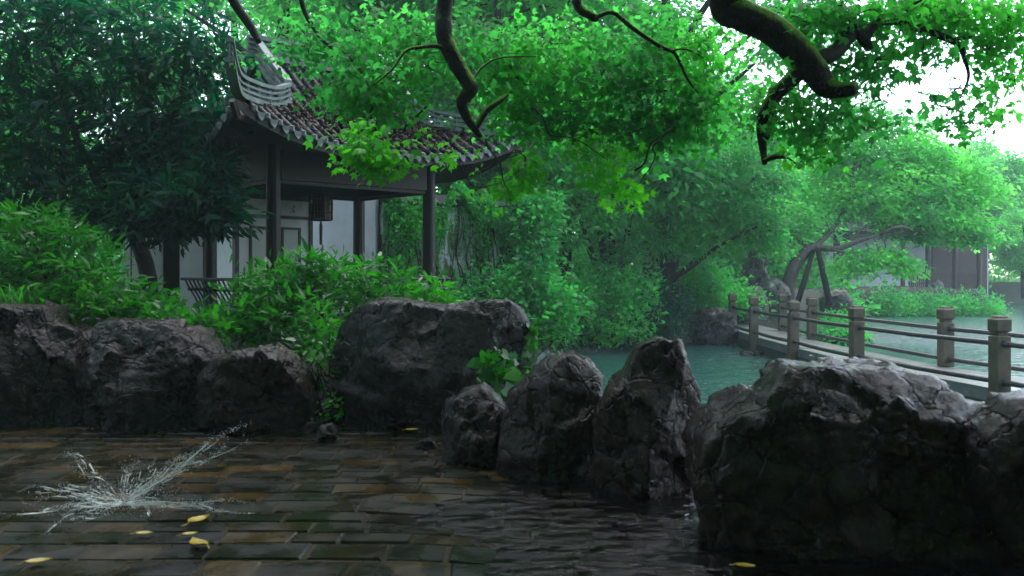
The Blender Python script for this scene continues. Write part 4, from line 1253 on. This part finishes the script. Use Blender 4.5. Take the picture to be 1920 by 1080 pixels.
shrub('bank_fern', 'light green bank plant behind the bridge rails', tuple(P(1580, 640, 23.5)),
      [pb(1570, 605, 24, 35, 20, .7), pb(1590, 625, 23, 40, 16, .7), pb(1545, 625, 23.5, 25, 14, .3)], 60, 14, .14, .09, 'oval', 'leaf_hedge', 91, cat='plant')
rock([(1530, 650), (1540, 625), (1570, 615), (1610, 620), (1640, 640), (1640, 665), (1540, 668)], 23.5, .6, 143, 'rock_wet', 'low dark rock in the pond under the light green bank plant', sub=4, group=GB)

# ------------------------------------------------------------------ propped tree on the mound
b4 = P(1484, 575, 27.5); b4[2] = .45
pt = tree('propped_tree', 'leaning grey tree held by two dark props at the bridge end', tuple(b4),
     [([b4, P(1478, 540, 27.5), P(1490, 500, 27.5), P(1518, 466, 27.5), P(1530, 462, 27.5)], [.26, .22, .19, .15, .11]),
      ([P(1525, 464, 27.5), P(1570, 466, 27.2), P(1610, 452, 27), P(1650, 440, 26.8)], [.1, .085, .065, .03]),
      ([P(1528, 464, 27.5), P(1560, 430, 27.8), P(1585, 390, 28), P(1600, 330, 28), P(1620, 250, 28.3)], [.09, .08, .065, .05, .025]),
      ([P(1512, 462, 27.5), P(1490, 440, 27.8), P(1470, 435, 27.8)], [.06, .045, .02]),
      ([P(1560, 468, 27.2), P(1590, 474, 27), P(1600, 466, 27)], [.04, .03, .015]),
      ([P(1596, 457, 27.1), P(1615, 430, 27), P(1650, 420, 26.6)], [.035, .028, .012])],
     [pb(1480, 400, 28, 70, 45, .9), pb(1450, 440, 28.2, 50, 30, .5), pb(1560, 360, 28.5, 70, 50, 1), pb(1620, 300, 28.5, 80, 55, 1), pb(1560, 280, 28.5, 60, 45, .7), pb(1650, 380, 27.8, 80, 40, 1), pb(1720, 410, 27.5, 70, 30, .8), pb(1600, 495, 26.8, 36, 18, .25), pb(1655, 475, 26.8, 50, 16, .35), pb(1690, 500, 26.6, 35, 12, .16), pb(1710, 350, 28, 80, 40, .9), pb(1700, 300, 28.5, 60, 35, .6), pb(1760, 370, 28, 60, 30, .6), pb(1745, 432, 27.5, 50, 16, .4), pb(1790, 415, 27.5, 60, 24, .8), pb(1825, 445, 27.5, 34, 14, .3), pb(1810, 350, 28, 60, 40, .8), pb(1760, 305, 28.5, 70, 40, .8), pb(1700, 250, 29, 60, 40, .6), pb(1620, 225, 29, 60, 40, .6)],
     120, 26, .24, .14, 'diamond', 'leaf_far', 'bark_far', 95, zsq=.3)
m = MB().tube([P(1525, 470, 27.3), P(1513, 510, 26.9), P(1496, 565, 26.6)], [.07, .08, .09], 7)
obj('prop', m, M['bark_dark'], pt, smooth=True)
m = MB().tube([P(1534, 470, 27.3), P(1544, 515, 26.9), P(1556, 572, 26.6)], [.08, .09, .1], 7)
obj('prop', m, M['bark_dark'], pt, smooth=True)

# ------------------------------------------------------------------ far hall across the pond
hall = thing('waterside_hall', 'misty white walled hall with dark timber veranda across the pond', 'building', (16, 42, .4))
for a_, b_, y_ in ((1488, 1560, 41), (1590, 1700, 41.5), (1701, 1850, 44.5)):
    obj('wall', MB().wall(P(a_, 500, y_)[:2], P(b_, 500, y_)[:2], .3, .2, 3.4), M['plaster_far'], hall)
obj('doorway', MB().wall(P(1561, 500, 41.2)[:2], P(1589, 500, 41.2)[:2], .2, .2, 3.4), M['wood_dark'], hall)
for px in (1692, 1740, 1790, 1836):
    q = P(px, 500, 41.4)
    obj('column', MB().lathe((q[0], q[1], .2), [(.12, 0), (.12, 3.0)], 10), M['wood_red'], hall)
m = MB().wall(P(1748, 500, 44.2)[:2], P(1850, 500, 44.2)[:2], .1, .2, 3.0)
obj('timber_screen', m, M['wood_red'], hall)
m = MB()
qa, qb = P(1690, 500, 41.4), P(1838, 500, 41.4)
for z in (.55, .95, 1.25, 1.42): m.wall(qa[:2], qb[:2], .07, z, z + .07)
for t in np.linspace(0, 1, 40):
    q = qa + (qb - qa) * t
    m.box((q[0], q[1], .8), (.05, .05, 1.2))
obj('railing', m, M['wood_red'], hall)
m = MB(); m.wall(qa[:2] + [-.2, -.1], qb[:2] + [.2, -.1], .2, 3.0, 3.4)
obj('beam', m, M['wood_red'], hall)
x0, x1 = P(1470, 0, 41)[0], P(1860, 0, 41)[0]
gr = np.array([[[x, 39.8, 3.3 + .25 * ((x - (x0 + x1) / 2) / 5) ** 4 * .1], [x, 41.2, 3.9], [x, 42.6, 5.0], [x, 44.0, 3.9], [x, 45.6, 3.3]] for x in np.linspace(x0, x1, 20)])
m = MB().grid(gr); lo = gr.copy(); lo[..., 2] -= .15; m.grid(lo[:, ::-1])
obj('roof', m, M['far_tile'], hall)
q = P(1718, 556, 39.4)
rock([(1748, 560), (1750, 532), (1758, 524), (1768, 530), (1772, 562)], 39.6, .25, 151, 'rock_grey', 'upright garden stone in front of the misty hall', 'stone', sub=4)
GH = 'clipped bushes along the far bank'
for k, (px, py, rx, ry, Y, lab) in enumerate([(1570, 575, 42, 22, 35.5, 'small bush left of the tallest clipped mound on the far bank'), (1668, 570, 42, 30, 38.2, 'tallest clipped mound on the far bank, below the hall railing'),
                                            (1735, 575, 40, 23, 38.4, 'middle clipped mound on the far bank'), (1785, 577, 36, 22, 38.6, 'third clipped mound on the far bank'), (1832, 575, 38, 24, 38.8, 'last clipped mound where the far bank turns away')]):
    shrub('bank_bush', lab, tuple(P(px, py + ry - 4, Y)), [pb(px, py, Y, rx, ry, 1, .8), pb(px - 15, py + 8, Y - .4, rx * .7, ry * .7, .5), pb(px + 15, py + 8, Y - .3, rx * .7, ry * .7, .5)], 110, 16, .22, .13, 'diamond', 'leaf_hedge', 161 + k, GH, cat='bush', stems=5)

# ------------------------------------------------------------------ background trees
def proto_tree(name, label, H, Rc, seed, mat, dens, per, size, group, loc, low=.25):
    rs = np.random.RandomState(seed)
    tr_ = [([(0, 0, -.3), (.1, 0, H * .25), (-.15, .1, H * .5), (.1, 0, H * .85)], [.24, .2, .14, .04])]
    for k in range(4):
        a = rs.uniform(0, 6.28); h = H * rs.uniform(.25, .5)
        tr_.append(([(0, 0, h), (math.cos(a) * Rc * .3, math.sin(a) * Rc * .3, h + H * .13), (math.cos(a) * Rc * .7, math.sin(a) * Rc * .7, h + H * .2)], [.1, .07, .03]))
    bl = []
    for k in range(20):
        a = rs.uniform(0, 6.28); z = rs.uniform(low, .95); rr = Rc * math.sqrt(max(.05, 1 - ((z - .55) / .5) ** 2)) * rs.uniform(.25, .95)
        bl.append(((math.cos(a) * rr, math.sin(a) * rr, z * H), (rs.uniform(.7, 1.2), rs.uniform(.7, 1.2), rs.uniform(.45, .8)), rs.uniform(.6, 1.1)))
    t = tree(name, label, (0, 0, 0), tr_, bl, dens, per, .3, size, 'diamond', mat, 'bark_dark', seed + 1, group)
    t.location = loc
    return t
GW = 'tall trees behind the garden wall'
pA = proto_tree('background_tree', 'tall tree rising directly behind the pavilion roof', 10.5, 3.4, 201, 'leaf_back', 65, 22, .16, GW, (-5.2, 21, .3))
pB = proto_tree('background_tree', 'tall tree behind the mossy wall', 11.5, 3.6, 211, 'leaf_back', 65, 22, .16, GW, (-1.2, 23.5, .3))
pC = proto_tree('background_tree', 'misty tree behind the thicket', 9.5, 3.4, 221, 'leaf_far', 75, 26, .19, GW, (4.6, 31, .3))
def cp(p, x, y, rz, s, lab, g_=None):
    r = dup(p, (x, y, .25), rz, s, lab)
    if g_: r['group'] = g_
cp(pA, -9.5, 18.5, 1.3, .95, 'tall tree seen through the dark evergreen at the left')
cp(pB, -13.5, 21, 2.1, 1.0, 'tall tree at the far left behind the dark evergreen')
cp(pB, 1.5, 27, .8, 1.05, 'tall tree behind the waterside tree with the double trunk')
cp(pA, -3.2, 29, 2.7, 1.25, 'second row tree seen between the pavilion roof and the crooked limb')
cp(pA, 4.4, 26.6, 4.1, .85, 'tree standing behind the leaning tree')
cp(pB, -9, 29, 4.4, 1.2, 'second row tree above the left roof corner')
cp(pB, 4.2, 24.5, 5.5, 1.2, 'tall tree above the leaning tree filling the upper middle')
cp(pA, -.4, 22.5, 3.6, 1.05, 'tall tree just behind the right end of the mossy wall')
cp(pA, -12, 12, 2.2, 1.0, 'tall tree just outside the left frame edge')
for k, (x_, y_, z_) in enumerate([(-7, -3.5, 1), (-2.5, -6.5, 2), (2.5, -7, 3), (7.5, -5, 4), (-11, 4, 5)]):  # unseen trees added to block the sky behind and beside the camera
    cp(pA, x_, y_, z_, 1.05, ['added unseen tree behind the photographer on the left', 'added unseen tree straight behind the photographer', 'second added unseen tree directly behind the photographer', 'added unseen tree behind the photographer on the pond side', 'added unseen tree beside the paving outside the left frame edge'][k], 'unseen trees added around the paving to block skylight')
GM = 'misty trees beyond the bridge'
cp(pC, 8.2, 36, 2.0, .95, 'misty tree above the propped tree, left of the white hall', GM)
cp(pC, 13.0, 48, 3.1, 1.0, 'misty tree behind the white hall left end', GM)
cp(pC, 18.5, 49, 4.0, .88, 'misty tree behind the hall veranda', GM)
cp(pC, 23.5, 52, 5.2, .9, 'misty tree right of the hall', GM)
cp(pC, 28.5, 55, .6, 1.05, 'misty tree at the right frame edge beyond the pond', GM)
cp(pC, 31, 68, 1.7, 1.3, 'tallest misty tree against the sky at the right edge', GM)
cp(pC, 26.8, 47.5, 2.6, .5, 'small misty tree at the water right of the clipped bushes', GM)
cp(pB, 6.5, 44, 3.3, 1.0, 'pale tree filling the gap above the bridge mound', GM)
cp(pC, 34, 58, 3.7, 1.0, 'misty tree just beyond the right frame edge', GM)
# low wood behind everything on the left
rs = np.random.RandomState(231)
CCw = np.stack([rs.uniform(-30, 14, 2800), rs.uniform(36, 44, 2800), .2 + 7.3 * rs.rand(2800) ** 1.4], -1)
CCw = np.concatenate([CCw, np.stack([rs.uniform(-32, 14, 2200), rs.uniform(38, 45, 2200), rs.uniform(.1, 3.2, 2200)], -1)])
LCw, drw = cluster_leaves(CCw, 22, .5, rs, .6)
bk = []  # unseen leaf ring added behind the camera to keep the foreground dark
for k in range(2600):
    a = rs.uniform(math.radians(150), math.radians(395)); r_ = rs.uniform(9.5, 12)
    bk.append((r_ * math.cos(a), r_ * math.sin(a) * .8 + 2.2, rs.uniform(.2, 6.5)))
LCb, drb = cluster_leaves(np.array([q for q in bk if not (q[1] > 5.5 and q[0] > -7) and not (q[0] > 5 and q[1] > 2)]), 20, .4, rs, .6)
gg = obj('woodland', leaves(LCb, .3, 'diamond', rs, .3, .5), M['leaf_mid']); tag(gg, 'unseen thicket added behind the photographer to block skylight round the paving', 'woodland', kind='stuff')
g = obj('woodland', leaves(LCw, .26, 'diamond', rs, .3, .5), M['leaf_back']); tag(g, 'far wood closing the view behind the garden wall', 'woodland', kind='stuff')
CCw = np.stack([rs.uniform(12, 62, 1700), rs.uniform(62, 70, 1700), rs.uniform(.2, 5.0, 1700)], -1)
LCw, drw = cluster_leaves(CCw, 22, .5, rs, .6)
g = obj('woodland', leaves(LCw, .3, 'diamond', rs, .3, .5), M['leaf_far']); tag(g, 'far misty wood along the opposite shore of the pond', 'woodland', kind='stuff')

# ------------------------------------------------------------------ fallen leaves and splash
def fallen(pts, label, size, rot, z=.02, mat='yellow_leaf'):
    c = np.asarray(pts, float)
    t = np.linspace(0, 1, 7)
    wid = np.array([.02, .16, .24, .26, .2, .11, .01]) * size
    d = np.array([math.cos(rot), math.sin(rot), 0]); s = np.array([-d[1], d[0], 0])
    rows = []
    for ti, wi in zip(t, wid):
        q = c + d * size * (ti - .5) + zup * (.02 * size + .16 * size * (ti - .5) ** 2) + s * .1 * size * math.sin(ti * 3)
        rows.append([q - s * wi + zup * .03 * size, q, q + s * wi + zup * .05 * size])
    m = MB().grid(np.array(rows))
    lo = np.array(rows) - zup * .003
    m.grid(lo[:, ::-1])
    m.tube([np.array(rows)[0, 1], c - d * size * .62, c - d * size * .8 + s * .05 * size], [.0035, .003, .002], 5)
    o = obj('fallen_leaf', m, M[mat], loc=tuple(c))
    return tag(o, label, 'leaf', 'fallen leaves on the wet ground')
def gp_(px, py, z=.02):
    Y = (EYE - z) * F / (py - HOR)
    return P(px, py, Y)
fallen(gp_(374, 976), 'curled yellow leaf, upper of the touching pair on the paving', .17, 1.1)
fallen(gp_(356, 1002), 'small yellow leaf lying left beside the touching pair', .09, .4)
fallen(gp_(376, 1018), 'broad yellow leaf, lower of the touching pair on the paving', .17, 2.3)
fallen(gp_(270, 1001), 'thin yellow leaf on a brick joint left of the curled pair', .1, .05)
fallen(gp_(72, 1054), 'yellow leaf in the lower left corner of the paving', .13, .35)
fallen(gp_(1397, 1062), 'single yellow leaf at the foot of the humped boulder', .1, -.35)
fallen(gp_(772, 806, .1), 'thin yellow leaf on the ledge under the biggest boulder', .11, .15)
fallen(P(1523, 674, 5.2) + [0, 0, .02], 'orange leaf stuck upright on top of the humped boulder', .05, 1.4, mat='yellow_leaf')

rs = np.random.RandomState(71)
ctr = gp_(232, 945, .02)
dp = []
threads = MB()
def arm(dx, dz, dy, n, th, rise=0):
    """a thrown thread of drops from the splash centre"""
    ph = rs.uniform(0, 6.28); cv, cw = rs.randn() * .07, rs.randn() * .07
    def at(t):
        return ctr + np.array([dx * t, dy * t, dz * t + rise * t * (1 - t)]) + np.array([cv * math.sin(t * 5 + ph), cw * math.cos(t * 4 + ph), .03 * math.sin(t * 7 + ph)]) * t
    for seg in range(4):
        ta = rs.uniform(0, .85); tb = min(1, ta + rs.uniform(.06, .2))
        q = np.array([at(t) for t in np.linspace(ta, tb, 7)]) + rs.randn(3) * th * .4
        q[:, 2] = np.maximum(q[:, 2], .012)
        threads.tube(q, np.array([.0008, .0018, .0024, .002, .0026, .0018, .0008]) * rs.uniform(.8, 1.3), 5)
    for k in range(n):
        t = rs.rand() ** .8
        q = ctr + np.array([dx * t, dy * t, dz * t + rise * t * (1 - t)]) + np.array([cv * math.sin(t * 5 + ph), cw * math.cos(t * 4 + ph), .03 * math.sin(t * 7 + ph)]) * t
        dp.append((q + rs.randn(3) * th * rs.rand(), rs.uniform(.0014, .0031)))
main_arms = [(.86, .5, .15, 420, .03), (.8, .42, .12, 200, .03), (.5, .3, .2, 380, .04), (.85, -.02, -.12, 420, .018), (.7, .0, -.1, 250, .03), (.3, .0, -.25, 260, .02), (-.52, .26, .25, 260, .03), (-.58, .1, .1, 200, .02), (-.5, .0, 0, 220, .02),
          (-.5, .02, -.15, 200, .018), (-.4, .02, -.35, 180, .018), (-.2, .01, -.42, 200, .018), (.0, .0, -.45, 140, .018), (.12, .22, .1, 200, .04), (-.05, .25, .2, 160, .04), (-.75, .05, .05, 60, .02)]
for a in main_arms:
    for rep in range(3):
        j = rs.uniform(.6, 1.05)
        arm(a[0] * j + rs.randn() * .05, a[1] * j + abs(rs.randn()) * .02, a[2] * j + rs.randn() * .06, int(a[3] * .45), a[4] * .7, rise=rs.uniform(.0, .12))
for k in range(900):
    d = rs.randn(3); d[2] = abs(d[2]) * .5
    dp.append((ctr + d * np.array([.17, .14, .10]), rs.uniform(.0013, .0031)))
ov, of_ = np.array([(1, 0, 0), (-1, 0, 0), (0, 1, 0), (0, -1, 0), (0, 0, 1), (0, 0, -1)], float), np.array([(0, 2, 4), (2, 1, 4), (1, 3, 4), (3, 0, 4), (2, 0, 5), (1, 2, 5), (3, 1, 5), (0, 3, 5)])
pc = np.array([p for p, r in dp]); pr = np.array([r for p, r in dp])
pc[:, 2] = np.maximum(pc[:, 2], .012)
V = (pc[:, None] + pr[:, None, None] * ov[None]).reshape(-1, 3)
Fc = (of_[None] + (np.arange(len(pc)) * 6)[:, None, None]).reshape(-1, 3)
tv_, tf_ = threads.geo()
g = obj('water_splash', (np.concatenate([V, tv_]), Fc.tolist() + [[i + len(V) for i in f] for f in tf_]), M['drop'], loc=tuple(ctr)); tag(g, 'burst of fine white water drops thrown up from the brick paving', 'splash', kind='stuff')

# ------------------------------------------------------------------ haze
m = MB().box((0, 47, 6.7), (136, 120, 18.4))
hz, n, l, b, out = mat_new('haze_air')
n.remove(b)
pv_ = n.new("ShaderNodeVolumePrincipled")
pv_.inputs["Color"].default_value = (0.76, 0.95, 0.99, 1)
pv_.inputs["Density"].default_value = 0.0017
l.new(pv_.outputs[0], out.inputs["Volume"])
h = obj('haze', m, hz); tag(h, kind='stuff')
